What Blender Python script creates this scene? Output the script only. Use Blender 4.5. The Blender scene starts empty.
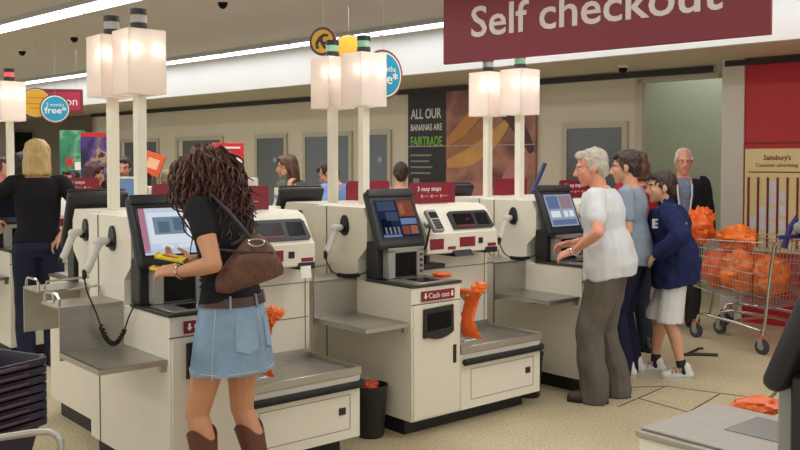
import bpy, bmesh, math, random
from mathutils import Vector as Vec, Matrix, noise
random.seed(7)
sc = bpy.context.scene
COL = sc.collection
PI = math.pi
R_ = math.radians

# ------------------------------------------------------------------ materials
def lin(c):
    return tuple(((v/255)/12.92 if v/255 <= .04045 else ((v/255+.055)/1.055)**2.4) for v in c)
MATS = {}
def mat(name, rgb, rough=.5, metal=0., var=.06, scale=8., emit=0., spec=.5, bump=0., trans=0., emit_rgb=None, alpha=1., stretch=None):
    if name in MATS: return MATS[name]
    m = bpy.data.materials.new(name); m.use_nodes = True
    nt = m.node_tree; b = nt.nodes['Principled BSDF']
    c = lin(rgb)
    b.inputs['Roughness'].default_value = rough
    b.inputs['Metallic'].default_value = metal
    b.inputs['Specular IOR Level'].default_value = spec
    b.inputs['Base Color'].default_value = (*c, 1)
    if alpha < 1: b.inputs['Alpha'].default_value = alpha
    if var > 0 or bump > 0:
        tc = nt.nodes.new('ShaderNodeTexCoord'); mp = nt.nodes.new('ShaderNodeMapping')
        if stretch: mp.inputs['Scale'].default_value = stretch
        nz = nt.nodes.new('ShaderNodeTexNoise'); nz.inputs['Scale'].default_value = scale; nz.inputs['Detail'].default_value = 4
        nt.links.new(tc.outputs['Object'], mp.inputs[0]); nt.links.new(mp.outputs[0], nz.inputs['Vector'])
        mx = nt.nodes.new('ShaderNodeMix'); mx.data_type = 'RGBA'
        lo = tuple(max(0, v*(1-var*2.2)) for v in c); hi = tuple(min(1, v*(1+var*2.2)) for v in c)
        mx.inputs[6].default_value = (*lo, 1); mx.inputs[7].default_value = (*hi, 1)
        nt.links.new(nz.outputs['Fac'], mx.inputs[0]); nt.links.new(mx.outputs[2], b.inputs['Base Color'])
        if bump > 0:
            bp = nt.nodes.new('ShaderNodeBump'); bp.inputs['Strength'].default_value = bump; bp.inputs['Distance'].default_value = .01
            nt.links.new(nz.outputs['Fac'], bp.inputs['Height']); nt.links.new(bp.outputs[0], b.inputs['Normal'])
    if emit > 0:
        b.inputs['Emission Color'].default_value = (*lin(emit_rgb or rgb), 1)
        b.inputs['Emission Strength'].default_value = emit
    if trans > 0:
        b.inputs['Transmission Weight'].default_value = trans
    MATS[name] = m
    return m

def floor_mat():
    m = bpy.data.materials.new('speckled_floor'); m.use_nodes = True
    nt = m.node_tree; b = nt.nodes['Principled BSDF']
    tc = nt.nodes.new('ShaderNodeTexCoord')
    def noi(s, d=3):
        n = nt.nodes.new('ShaderNodeTexNoise'); n.inputs['Scale'].default_value = s; n.inputs['Detail'].default_value = d
        nt.links.new(tc.outputs['Object'], n.inputs['Vector']); return n
    def ramp(src, p0, c0, p1, c1):
        r = nt.nodes.new('ShaderNodeValToRGB'); r.color_ramp.elements[0].position = p0; r.color_ramp.elements[0].color = (*lin(c0), 1)
        r.color_ramp.elements[1].position = p1; r.color_ramp.elements[1].color = (*lin(c1), 1)
        nt.links.new(src, r.inputs[0]); return r
    a = ramp(noi(60, 4).outputs['Fac'], .32, (182, 171, 140), .68, (222, 212, 184))
    bl = ramp(noi(1.1).outputs['Fac'], .3, (226, 220, 210), .7, (255, 252, 245))
    vo = nt.nodes.new('ShaderNodeTexVoronoi'); vo.inputs['Scale'].default_value = 55
    nt.links.new(tc.outputs['Object'], vo.inputs['Vector'])
    sp = ramp(vo.outputs['Distance'], .10, (150, 132, 100), .20, (255, 255, 255))
    m1 = nt.nodes.new('ShaderNodeMix'); m1.data_type = 'RGBA'; m1.blend_type = 'MULTIPLY'; m1.inputs[0].default_value = 1
    nt.links.new(a.outputs[0], m1.inputs[6]); nt.links.new(bl.outputs[0], m1.inputs[7])
    m2 = nt.nodes.new('ShaderNodeMix'); m2.data_type = 'RGBA'; m2.blend_type = 'MULTIPLY'; m2.inputs[0].default_value = .75
    nt.links.new(m1.outputs[2], m2.inputs[6]); nt.links.new(sp.outputs[0], m2.inputs[7])
    nt.links.new(m2.outputs[2], b.inputs['Base Color'])
    b.inputs['Roughness'].default_value = .42
    b.inputs['Specular IOR Level'].default_value = .35
    return m

def grad_panel(name, stops, axis='X', scale=1.0, rough=.5):
    """printed picture: warm bands driven by a warped wave"""
    m = bpy.data.materials.new(name); m.use_nodes = True
    nt = m.node_tree; b = nt.nodes['Principled BSDF']
    tc = nt.nodes.new('ShaderNodeTexCoord')
    w = nt.nodes.new('ShaderNodeTexNoise'); w.inputs['Scale'].default_value = scale; w.inputs['Detail'].default_value = 3; w.inputs['Distortion'].default_value = .6
    nt.links.new(tc.outputs['Object'], w.inputs['Vector'])
    r = nt.nodes.new('ShaderNodeValToRGB')
    els = r.color_ramp.elements
    els[0].position = stops[0][0]; els[0].color = (*lin(stops[0][1]), 1)
    els[1].position = stops[-1][0]; els[1].color = (*lin(stops[-1][1]), 1)
    for p, c in stops[1:-1]:
        e = els.new(p); e.color = (*lin(c), 1)
    nt.links.new(w.outputs['Fac'], r.inputs[0]); nt.links.new(r.outputs[0], b.inputs['Base Color'])
    b.inputs['Roughness'].default_value = rough
    return m

def emit_mat(name, rgb, s):
    m = bpy.data.materials.new(name); m.use_nodes = True
    nt = m.node_tree; nt.nodes.clear()
    o = nt.nodes.new('ShaderNodeOutputMaterial'); e = nt.nodes.new('ShaderNodeEmission')
    e.inputs[0].default_value = (*lin(rgb), 1); e.inputs[1].default_value = s
    nt.links.new(e.outputs[0], o.inputs[0]); return m

def shade_mat():
    m = bpy.data.materials.new('frosted_shade'); m.use_nodes = True
    nt = m.node_tree; nt.nodes.clear()
    o = nt.nodes.new('ShaderNodeOutputMaterial')
    d = nt.nodes.new('ShaderNodeBsdfDiffuse'); d.inputs[0].default_value = (*lin((232, 226, 222)), 1)
    t = nt.nodes.new('ShaderNodeBsdfTranslucent'); t.inputs[0].default_value = (*lin((255, 250, 246)), 1)
    g = nt.nodes.new('ShaderNodeBsdfGlossy'); g.inputs['Roughness'].default_value = .25; g.inputs[0].default_value = (.9, .9, .9, 1)
    mx = nt.nodes.new('ShaderNodeMixShader'); mx.inputs[0].default_value = .55
    m2 = nt.nodes.new('ShaderNodeMixShader'); m2.inputs[0].default_value = .04
    nt.links.new(d.outputs[0], mx.inputs[1]); nt.links.new(t.outputs[0], mx.inputs[2])
    nt.links.new(mx.outputs[0], m2.inputs[1]); nt.links.new(g.outputs[0], m2.inputs[2])
    nt.links.new(m2.outputs[0], o.inputs[0]); return m

CREAM = mat('cream_enamel', (226, 221, 205), .45, var=.025, scale=3)
CREAM2 = mat('cream_enamel_panel', (222, 216, 199), .45, var=.02, scale=3)
POST = mat('cream_post', (232, 227, 208), .5, var=.03, scale=6)
SEAM = mat('dark_seam', (120, 112, 92), .8, var=.02)
STEEL = mat('brushed_steel', (176, 172, 164), .36, .8, var=.06, scale=5, stretch=(1, 9, 9), bump=.03)
CHROME = mat('chrome', (205, 203, 198), .18, 1., var=.03)
WIRE = mat('zinc_wire', (176, 174, 168), .35, .8, var=.05)
BLACKP = mat('black_plastic', (30, 29, 30), .45, var=.12, scale=20)
BLACKM = mat('monitor_black', (34, 34, 36), .42, var=.08, scale=15, bump=.02)
RUBBER = mat('rubber', (22, 22, 24), .75, var=.1)
PLINTH = mat('black_plinth', (15, 14, 17), .5, var=.1)
GREYP = mat('grey_plastic', (150, 148, 142), .45, var=.05)
LGREY = mat('light_grey_plastic', (206, 204, 196), .45, var=.04)
DGLASS = mat('dark_glass', (12, 11, 13), .25, var=.05, spec=.15)
MAROON = mat('maroon_sign', (128, 22, 40), .45, var=.05)
WHITE = mat('white_print', (238, 234, 226), .5, var=.02)
PAPER = mat('paper', (240, 238, 232), .7, var=.02)
ORANGE = mat('orange_bag_plastic', (244, 104, 34), .38, var=.14, scale=12, bump=.35, emit=.0)
ORANGE2 = mat('orange_film', (250, 116, 40), .35, var=.16, scale=9, bump=.4)
SKIN = mat('skin', (206, 152, 120), .55, var=.05, scale=14)
SKIN2 = mat('skin_tan', (196, 140, 104), .5, var=.05, scale=14)
SKIN3 = mat('skin_ruddy', (212, 146, 120), .55, var=.06, scale=16)
EYEW = mat('eye_white', (220, 214, 206), .3, var=0)
EYED = mat('eye_dark', (26, 18, 14), .25, var=0)
LIP = mat('lip', (168, 92, 84), .5, var=.04)
SHADE = shade_mat()

# ------------------------------------------------------------------ mesh builder
class MB:
    def __init__(s): s.bm = bmesh.new(); s.mats = []; s.cur = 0
    def use(s, m):
        if m not in s.mats: s.mats.append(m)
        s.cur = s.mats.index(m); return s
    def _paint(s, verts):
        done = set()
        for v in verts:
            for f in v.link_faces:
                f.material_index = s.cur
    def box(s, x0, x1, y0, y1, z0, z1, bev=0, seg=2, M=None):
        r = bmesh.ops.create_cube(s.bm, size=1)
        vs = r['verts']
        for v in vs:
            v.co = Vec(((x0+x1)/2 + v.co.x*(x1-x0), (y0+y1)/2 + v.co.y*(y1-y0), (z0+z1)/2 + v.co.z*(z1-z0)))
        s._paint(vs)
        if bev > 0:
            es = list({e for v in vs for e in v.link_edges})
            rb = bmesh.ops.bevel(s.bm, geom=es, offset=bev, segments=seg, profile=.5, affect='EDGES')
            vs = list({v for f in rb['faces'] for v in f.verts} | {v for v in vs if v.is_valid})
            s._paint(vs)
        if M is not None:
            for v in vs: v.co = M @ v.co
        return s
    def poly(s, pts, vec, M=None):
        """closed prism: polygon pts (3D) swept by vec"""
        a = [s.bm.verts.new(Vec(p)) for p in pts]; b = [s.bm.verts.new(Vec(p)+Vec(vec)) for p in pts]
        n = len(pts)
        fs = [s.bm.faces.new(a), s.bm.faces.new(b[::-1])]
        for i in range(n): fs.append(s.bm.faces.new((a[(i+1) % n], a[i], b[i], b[(i+1) % n])))
        bmesh.ops.recalc_face_normals(s.bm, faces=fs)
        for f in fs: f.material_index = s.cur
        if M is not None:
            for v in a+b: v.co = M @ v.co
        return s
    def rings(s, rings, close=True):
        """rings: list of lists of Vec (same count) -> skin with caps"""
        vv = [[s.bm.verts.new(p) for p in r] for r in rings]
        n = len(vv[0]); fs = []
        for i in range(len(vv)-1):
            for j in range(n):
                fs.append(s.bm.faces.new((vv[i][j], vv[i][(j+1) % n], vv[i+1][(j+1) % n], vv[i+1][j])))
        if close:
            fs.append(s.bm.faces.new(vv[0][::-1])); fs.append(s.bm.faces.new(vv[-1]))
        bmesh.ops.recalc_face_normals(s.bm, faces=fs)
        for f in fs: f.material_index = s.cur
        return s
    def tube(s, pts, r, seg=8, r1=None):
        pts = [Vec(p) for p in pts]; n = len(pts); rs = []
        prev = None
        for i, p in enumerate(pts):
            t = (pts[min(i+1, n-1)] - pts[max(i-1, 0)])
            if t.length < 1e-7: t = Vec((0, 0, 1))
            t.normalize()
            if prev is None:
                u = t.orthogonal().normalized()
            else:
                u = prev - t*prev.dot(t)
                u = u.normalized() if u.length > 1e-6 else t.orthogonal().normalized()
            prev = u; w = t.cross(u)
            rr = r if r1 is None else r + (r1-r)*i/max(1, n-1)
            rs.append([p + (u*math.cos(2*PI*k/seg) + w*math.sin(2*PI*k/seg))*rr for k in range(seg)])
        return s.rings(rs)
    def cyl(s, p0, p1, r0, r1=None, seg=20): return s.tube([p0, p1], r0, seg, r0 if r1 is None else r1)
    def rcone(s, p0, p1, r0, r1, seg=12):
        p0 = Vec(p0); p1 = Vec(p1); t = p1-p0
        if t.length < 1e-6: t = Vec((0, 0, 1e-4))
        t.normalize(); u = t.orthogonal().normalized(); w = t.cross(u); rs = []
        for a in (-80, -55, -25): rs.append((p0 + t*r0*math.sin(R_(a)), r0*math.cos(R_(a))))
        rs.append((p0, r0)); rs.append((p1, r1))
        for a in (25, 55, 80): rs.append((p1 + t*r1*math.sin(R_(a)), r1*math.cos(R_(a))))
        return s.rings([[c + (u*math.cos(2*PI*k/seg)+w*math.sin(2*PI*k/seg))*r for k in range(seg)] for c, r in rs])
    def chain(s, pts, rad, seg=12):
        for i in range(len(pts)-1): s.rcone(pts[i], pts[i+1], rad[i], rad[i+1], seg)
        return s
    def ell(s, c, r, M=None, u=18, v=12):
        q = bmesh.ops.create_uvsphere(s.bm, u_segments=u, v_segments=v, radius=1)
        c = Vec(c)
        for vt in q['verts']:
            p = Vec((vt.co.x*r[0], vt.co.y*r[1], vt.co.z*r[2]))
            vt.co = (M @ p if M is not None else p) + c
        s._paint(q['verts']); return s
    def loft(s, secs, seg=24, pw=2.0):
        """secs: (center, rx, ry[, xdir, ydir])"""
        rs = []
        for q in secs:
            c = Vec(q[0]); xd = Vec(q[3]) if len(q) > 3 else Vec((1, 0, 0)); yd = Vec(q[4]) if len(q) > 4 else Vec((0, 1, 0))
            ring = []
            for k in range(seg):
                a = 2*PI*k/seg; ca = math.cos(a); sa = math.sin(a)
                ex = 2/pw
                ring.append(c + xd*q[1]*math.copysign(abs(ca)**ex, ca) + yd*q[2]*math.copysign(abs(sa)**ex, sa))
            rs.append(ring)
        return s.rings(rs)
    def xform(s, M):
        for v in s.bm.verts: v.co = M @ v.co
        return s
    def build(s, name, m=None, parent=None, smooth=True, ang=38):
        me = bpy.data.meshes.new(name)
        s.bm.to_mesh(me); s.bm.free()
        for x in (s.mats if s.mats else [m]): me.materials.append(x)
        if smooth:
            for p in me.polygons: p.use_smooth = True
            try: me.set_sharp_from_angle(angle=R_(ang))
            except Exception: pass
        o = bpy.data.objects.new(name, me); COL.objects.link(o)
        if parent: o.parent = parent
        return o

def remesh(mb, vox, smooth=4, disp=None):
    """fuse overlapping closed shapes into one continuous surface; returns an MB"""
    me = bpy.data.meshes.new('tmp'); mb.bm.to_mesh(me); mb.bm.free()
    o = bpy.data.objects.new('tmp', me); COL.objects.link(o)
    r = o.modifiers.new('r', 'REMESH'); r.mode = 'VOXEL'; r.voxel_size = vox
    if smooth:
        sm = o.modifiers.new('s', 'SMOOTH'); sm.factor = .5; sm.iterations = smooth
    dg = bpy.context.evaluated_depsgraph_get(); dg.update()
    e = o.evaluated_get(dg)
    m2 = bpy.data.meshes.new_from_object(e)
    out = MB(); out.bm.from_mesh(m2)
    bpy.data.objects.remove(o); bpy.data.meshes.remove(me); bpy.data.meshes.remove(m2)
    out.bm.normal_update()
    if disp:
        amp, sca = disp[0], disp[1]; st = disp[2] if len(disp) > 2 else (1, 1, 1)
        for v in out.bm.verts:
            q = Vec((v.co.x*st[0], v.co.y*st[1], v.co.z*st[2]))*sca
            v.co += v.normal*(noise.noise(q) + .5*noise.noise(q*2.1))*amp
    return out

def tag(o, label, cat, group=None):
    o['label'] = label; o['category'] = cat
    if group: o['group'] = group
    return o
def empty(name, loc, rz=0, label=None, cat=None, group=None):
    o = bpy.data.objects.new(name, None); COL.objects.link(o); o.empty_display_size = .1
    o.location = loc; o.rotation_euler = (0, 0, rz)
    if label: tag(o, label, cat, group)
    return o
def struct(o): o['kind'] = 'structure'; return o
def copy_tree(o, parent=None, skip=()):
    c = o.copy(); COL.objects.link(c)
    if parent: c.parent = parent
    for ch in list(o.children):
        if ch.name.split('.')[0] not in skip: copy_tree(ch, c, skip)
    return c
def text(body, size, m, parent, origin, xd, up, name='lettering', align='LEFT', depth=.002, bold=0., squash=1.0, fit=None):
    cu = bpy.data.curves.new('t', 'FONT'); cu.body = body; cu.size = size; cu.align_x = align; cu.extrude = depth; cu.offset = bold
    cu.resolution_u = 3
    o = bpy.data.objects.new('t', cu); COL.objects.link(o)
    dg = bpy.context.evaluated_depsgraph_get(); dg.update()
    me = bpy.data.meshes.new_from_object(o.evaluated_get(dg))
    bpy.data.objects.remove(o); bpy.data.curves.remove(cu)
    xd = Vec(xd).normalized(); up = Vec(up).normalized(); nn = xd.cross(up)
    if fit:
        xs = [v.co.x for v in me.vertices]; squash = fit/(max(xs)-min(xs))
    M = Matrix((xd, up, nn)).transposed()
    for v in me.vertices:
        p = Vec((v.co.x*squash, v.co.y, v.co.z)); v.co = M @ p + Vec(origin)
    me.materials.clear(); me.materials.append(m); me.name = name
    r = bpy.data.objects.new(name, me); COL.objects.link(r)
    if parent: r.parent = parent
    return r

# ------------------------------------------------------------------ coordinates
CAMH = 1.65; FPX = 891.0; HY = 164.0
def at(px, py, F): return Vec(((px-400)/FPX*F, F, CAMH-(py-HY)*F/FPX))
def ground(px, py):
    F = FPX*CAMH/(py-HY); return Vec(((px-400)/FPX*F, F, 0))
UA = R_(40.43); UX = Vec((math.cos(UA), math.sin(UA), 0)); UV = Vec((-math.sin(UA), math.cos(UA), 0)); UO = Vec((.069, 5.283, 0))
def U(x, v, z=0): return UO + UX*x + UV*v + Vec((0, 0, z))
BN = Vec((.684, .7295, 0)); BB = Vec((-.7295, .684, 0)); BA = math.atan2(BN.y, BN.x)
def B(n, b, z=0): return BN*n + BB*b + Vec((0, 0, z))
MBLD = Matrix.Rotation(BA, 4, 'Z')      # local x = n, local y = b
CEIL = 3.27; WALLN = 9.6; RAILZ = 2.70
def on_wall(px, n=WALLN):
    t = (px-400)/FPX; F = n/(BN.y+BN.x*t); p = Vec((t*F, F, 0)); return p.dot(BB), F

# ------------------------------------------------------------------ setting
WALLM = mat('wall_paint', (206, 198, 176), .7, var=.03, scale=1.5)
CEILM = mat('ceiling_paint', (208, 203, 196), .8, var=.02, scale=1)
WHITEP = mat('white_bulkhead', (236, 236, 234), .6, var=.02, scale=1)
RAILM = mat('dark_rail', (34, 24, 24), .5, var=.05)
REDW = mat('red_wall', (176, 26, 34), .5, var=.05, scale=1.5)
FRAME = mat('door_frame', (182, 173, 150), .5, var=.03)
DOORG = mat('door_glass', (92, 98, 98), .2, var=.06, scale=2)
GREENW = mat('pale_green_wall', (188, 198, 176), .5, var=.03, scale=1)
COLM = mat('column_paint', (206, 198, 186), .5, var=.02, scale=2)

m = MB(); m.box(-14, 26, -12, 30, -.1, 0); o = m.xform(Matrix()).build('floor', floor_mat(), smooth=False); struct(o)
m = MB(); m.box(-16, 15, -14, 26, CEIL, CEIL+.1); struct(m.xform(MBLD).build('ceiling', CEILM, smooth=False))
bL, _ = on_wall(93); bOpen1, _ = on_wall(637); bOpen0, _ = on_wall(719); bCol0, _ = on_wall(743, WALLN-.4); bCol1, _ = on_wall(721, WALLN-.4)
m = MB()
m.box(WALLN, WALLN+.2, bOpen1, bL, 0, CEIL)
m.box(WALLN, WALLN+.2, bOpen0, bOpen1, RAILZ-.055, CEIL)
m.box(WALLN, 13.4, bL-.2, bL, 0, CEIL)
struct(m.xform(MBLD).build('wall_back', WALLM, smooth=False))
# recess behind the wide opening
m = MB(); m.box(WALLN+1.3, WALLN+1.4, bOpen0-1.5, bOpen1+1.2, 0, CEIL)
struct(m.xform(MBLD).build('wall_recess', GREENW, smooth=False))
m = MB()
m.box(WALLN-.03, WALLN+.06, bOpen1-.07, bOpen1+.02, 0, RAILZ-.05)
m.box(WALLN-.03, WALLN+.06, bOpen0, bOpen1, RAILZ-.10, RAILZ-.05)
struct(m.xform(MBLD).build('trim_1', FRAME, smooth=False))
# column and red wall to the right of the opening
m = MB(); m.box(WALLN-.4, WALLN+1.3, bCol0, bCol1, 0, CEIL); struct(m.xform(MBLD).build('trim_2', COLM, smooth=False))
m = MB(); m.box(WALLN-.38, WALLN-.2, bCol0-6, bCol0, 0, CEIL); struct(m.xform(MBLD).build('wall_right', REDW, smooth=False))
struct(MB().box(WALLN-.392, WALLN-.378, bCol0-6, bCol0-.01, 1.86, 1.872).xform(MBLD).build('trim_8', mat('red_ledge', (120, 18, 26), .5, var=.03), smooth=False))
# dark picture rail in two lengths
m = MB(); m.box(WALLN-.04, WALLN+.01, bOpen0+.08, bL, RAILZ-.035, RAILZ+.035); struct(m.xform(MBLD).build('trim_3', RAILM, smooth=False))
m = MB(); m.box(WALLN-.415, WALLN-.39, bCol0-6, bCol1-.03, RAILZ-.03, RAILZ+.03); struct(m.xform(MBLD).build('trim_4', RAILM, smooth=False))
# bulkhead: white face, beige soffit
m = MB(); m.use(WHITEP); m.box(8.05, 8.13, -8, 22, RAILZ+.04, CEIL); m.use(WALLM); m.box(8.131, WALLN+.2, -8, 22, RAILZ+.045, RAILZ+.10)
struct(m.xform(MBLD).build('trim_5', smooth=False))
# far end of the shop
DARKG = mat('dark_window_glass', (44, 50, 46), .12, var=.1, scale=1.2)
m = MB(); m.box(0, 14, 23, 23.2, 0, CEIL); m.box(13.3, 13.5, bL, 23, 0, CEIL); struct(m.xform(MBLD).build('wall_far', WALLM, smooth=False))
for k, (n0, n1) in enumerate([(6.2, 8.9), (9.9, 10.5), (11.4, 13.2)]):
    f = MB().box(n0, n1, 22.94, 23.0, .1, 2.55).xform(MBLD).build('window_%d' % (k+1), FRAME, smooth=False); struct(f)
    MB().box(n0+.08, n1-.08, 22.92, 22.95, .2, 2.47).xform(MBLD).build('pane', DARKG, f, smooth=False)
m = MB(); m.box(9.0, 9.8, 22.6, 23, 0, CEIL); struct(m.xform(MBLD).build('trim_6', COLM, smooth=False))

# doors in the back wall
STK = mat('door_sticker', (150, 160, 176), .5, var=.02)
dk = 1
for pl, pr in [(120, 160), (177, 224), (256, 288), (304, 353), (364, 392), (563, 628)]:
    b1, _ = on_wall(pl); b0, _ = on_wall(pr)
    zt = 2.16
    m = MB()
    for (a, c, z0, z1) in ((b0, b0+.07, 0, zt), (b1-.07, b1, 0, zt), (b0+.07, b1-.07, zt-.07, zt)): m.box(WALLN-.035, WALLN+.02, a, c, z0, z1)
    d = struct(m.xform(MBLD).build('door_%d' % dk, FRAME, smooth=False))
    w = b1-b0
    MB().box(WALLN-.022, WALLN+.01, b0+.07, b1-.07-(.16 if w > 1.0 and pl < 300 else .0), .02, zt-.07).xform(MBLD).build('door_panel', DOORG, d, smooth=False)
    MB().cyl((WALLN-.024, b0+.1+.32*(w-.2), 1.72), (WALLN-.03, b0+.1+.32*(w-.2), 1.72), .045).xform(MBLD).build('sticker', STK, d)
    MB().tube([(WALLN-.02, b0+.18, 1.02), (WALLN-.06, b0+.18, 1.02), (WALLN-.06, b0+.3, 1.02)], .012).xform(MBLD).build('door_handle', CHROME, d)
    dk += 1

# ceiling strip lights
TUBE = emit_mat('fluorescent_diffuser', (250, 252, 255), 4.4)
LFR = mat('light_frame', (170, 172, 168), .5, var=.02)
def strip(n, b, label):
    c = B(n, b, 0); t = empty('ceiling_light', (c.x, c.y, CEIL), BA, label, 'ceiling light', 'fluorescent ceiling strips')
    m = MB(); m.box(-.16, .16, -.735, -.715, -.05, 0); m.box(-.16, .16, .715, .735, -.05, 0); m.box(-.16, -.14, -.715, .715, -.05, 0); m.box(.14, .16, -.715, .715, -.05, 0)
    m.build('frame', LFR, t, smooth=False)
    MB().box(-.14, .14, -.715, .715, -.045, -.005).build('diffuser', TUBE, t, smooth=False)
for k in range(-3, 14): strip(7.72, 1.0+k*1.48, 'white fluorescent strip in the ceiling row beside the white bulkhead')
for k in range(-2, 10): strip(4.45, 2.2+k*1.47, 'white fluorescent strip in the ceiling row at the upper left')
def area(n, b, sx, sy, e, col=(1, .99, .97)):
    L = bpy.data.lights.new('row_and_fill_light', 'AREA'); L.shape = 'RECTANGLE'; L.size = sx; L.size_y = sy; L.energy = e; L.color = col
    o = bpy.data.objects.new('row_and_fill_light', L); COL.objects.link(o); c = B(n, b, CEIL-.06); o.location = c; o.rotation_euler = (0, 0, BA)
area(10.4, (bOpen0+bOpen1)/2, .5, 1.6, 9)  # added lamp that brightens the recess, no real fitting behind it
area(6.0, 8, .3, 22, 200)  # added fill between the strip rows, kept away from the bulkhead
area(4.45, 4, .3, 20, 130)
area(1.15, 2, .3, 20, 150)
area(-2.15, 2, .3, 20, 150)
area(-5.4, 2, .3, 16, 110)
w = bpy.data.worlds.new('World'); sc.world = w; w.use_nodes = True
w.node_tree.nodes['Background'].inputs[0].default_value = (*lin((238, 239, 240)), 1)
w.node_tree.nodes['Background'].inputs[1].default_value = 1.45

# ceiling cameras
def dome(p, label, r=.07, lens=DGLASS):
    t = empty('cctv_dome', (p.x, p.y, p.z), 0, label, 'camera', None)
    MB().cyl((0, 0, -.03), (0, 0, 0), r*.8, r, 20).build('mount', LGREY, t)
    m = MB(); m.loft([((0, 0, -.03), r*.72, r*.72), ((0, 0, -.055), r*.66, r*.66), ((0, 0, -.08), r*.42, r*.42), ((0, 0, -.092), r*.1, r*.1)], 16); m.build('dome', lens, t)
def ceil_at(px, py, z=CEIL):
    F = FPX*(z-CAMH)/(HY-py); return Vec(((px-400)/FPX*F, F, z))
dome(ceil_at(24, 50), 'small dark dome camera on the ceiling at far upper left')
dome(ceil_at(76, 36), 'small dark dome camera on the ceiling just left of the left lamp')
dome(ceil_at(224, 1), 'small dark dome camera on the ceiling above the woman with curly hair')
dome(ceil_at(622, 66, RAILZ+.045), 'dome camera under the bulkhead beyond the red hanging sign')

# ------------------------------------------------------------------ self-checkout machine
def disc_pts(r, seg=16): return [(r*math.cos(2*PI*k/seg), r*math.sin(2*PI*k/seg)) for k in range(seg)]
W2 = 1.165
def machine():
    t = empty('self_checkout', (0, 0, 0))
    m = MB(); m.box(.03, W2-.07, .10, .96, 0, .11); m.build('plinth', PLINTH, t, smooth=False)
    m = MB(); m.box(0, .405, 0, .86, .10, .908, .004, 1); m.build('cabinet', CREAM, t)
    # door with cash tray and lock
    d = MB().box(.012, .398, -.008, .003, .112, .803, .003, 1).build('cabinet_door', CREAM2, t)
    m = MB(); prof = [(.085, .775), (.325, .785), (.328, .62)]
    prof += [(.328-.243*k/8, .62-.035*math.sin(PI*(k/8)*.9+.1)) for k in range(1, 8)] + [(.083, .60)]
    m.poly([(x, -.024, z) for x, z in prof], (0, .02, 0)); m.build('cash_tray', BLACKP, d)
    m = MB(); pr2 = [(.11, .745), (.30, .752), (.30, .65), (.11, .64)]; m.poly([(x, -.029, z) for x, z in pr2], (0, .006, 0)); m.build('tray_slot', DGLASS, d)
    MB().box(.335, .362, -.014, -.004, .415, .53, .003, 1).build('lock_slot', BLACKP, d)
    MB().box(0, .405, -.003, .001, .803, .81).build('seam', SEAM, t, smooth=False)
    # counter
    c = MB().box(-.006, .41, -.010, .44, .908, .925, .003, 1).build('counter_top', mat('counter_trim', (70, 68, 62), .35, .5, var=.08), t)
    MB().box(.03, .38, .01, .27, .925, .931, .002, 1).build('scale_plate', STEEL, c)
    MB().box(.13, .28, .05, .2, .931, .934).build('scanner_glass', DGLASS, c, smooth=False)
    # upright scanner
    s = MB(); s.box(.05, .11, .275, .36, .93, 1.115, .006, 1); s.box(.29, .35, .275, .36, .93, 1.115, .006, 1); s.box(.05, .35, .275, .36, 1.09, 1.13, .006, 1); s.box(.11, .29, .30, .36, .93, 1.09)
    s = s.build('upright_scanner', GREYP, t)
    MB().box(.112, .288, .285, .299, .94, 1.09).build('scanner_window', DGLASS, s, smooth=False)
    m = MB()
    for k in range(4): m.box(.31, .33, .268, .274, .96+k*.035, .975+k*.035)
    m.build('scanner_buttons', BLACKP, s, smooth=False)
    MB().box(.0, .10, .33, .44, .925, 1.16, .006, 1).build('monitor_stem', BLACKP, t)
    # monitor
    tilt = R_(22)
    Mm = Matrix.Translation((.168, .262, 1.128)) @ Matrix.Rotation(-tilt, 4, 'X')
    mo = MB().box(-.197, .197, 0, .055, 0, .385, .024, 3, M=Mm)
    mo.box(-.19, .19, -.012, .012, .335, .392, .012, 2, M=Mm); mo.box(-.12, .12, .05, .11, .06, .30, .02, 2, M=Mm); mo.box(-.06, .06, .09, .16, .08, .2, .01, 1, M=Mm)
    mo = mo.build('monitor', BLACKM, t)
    MB().box(-.165, .165, -.004, .002, .052, .322, .004, 1, M=Mm).build('bezel', mat('bezel_black', (22, 22, 24), .3, var=.03), mo)
    t['Mm'] = 0
    # pillar
    m = MB(); prof = [(.52, .895), (.52, 1.04), (.43, 1.12), (.43, 1.30), (.47, 1.372), (.86, 1.372), (.86, .895)]
    m.poly([(0, y, z) for y, z in prof], (.40, 0, 0)); m.build('pillar', CREAM, t, smooth=False)
    MB().box(0, W2, .861, 1.0, .10, 1.372, .003, 1).build('spine', CREAM, t)
    MB().box(-.004, 0, .856, .864, .1, 1.37).build('spine_seam', SEAM, t, smooth=False)
    # bagging side
    b = MB().box(.407, W2, 0, .5, .10, .456, .003, 1).build('bagging_base', CREAM, t)
    m = MB(); x0, x1, z0, z1 = .50, 1.095, .155, .352
    for q in ((x0, x1, z0, z0+.003), (x0, x1, z1-.003, z1), (x0, x0+.003, z0, z1), (x1-.003, x1, z0, z1)): m.box(q[0], q[1], -.002, .001, q[2], q[3])
    m.build('access_panel', SEAM, b, smooth=False)
    MB().box(1.015, 1.06, -.008, .0, .245, .285, .002, 1).build('latch', BLACKP, b)
    m = MB(); m.box(.41, W2+.005, -.012, .004, .456, .503, .003, 1); m.box(W2-.012, W2+.005, -.0, .5, .456, .503, .003, 1); m.box(.41, W2-.01, 0, .5, .456, .478); m.box(.41, W2, .485, .5, .478, .53); m.box(.41, .425, 0, .5, .478, .51)
    m.build('bagging_tray', STEEL, t)
    MB().tube([(.415, -.03, .408), (1.12, -.03, .408), (1.15, -.022, .408), (1.175, 0, .408)], .021, 10).build('bumper', RUBBER, t)
    m = MB(); m.box(.405, W2, .5, .86, .10, 1.075, .002, 1); bp = m.build('back_panel', CREAM2, t)
    m = MB()
    for z in (.72, .93): m.box(.42, W2-.01, .497, .501, z, z+.005)
    m.box(1.13, 1.135, .497, .501, .5, 1.06); m.build('panel_seams', SEAM, bp, smooth=False)
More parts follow.
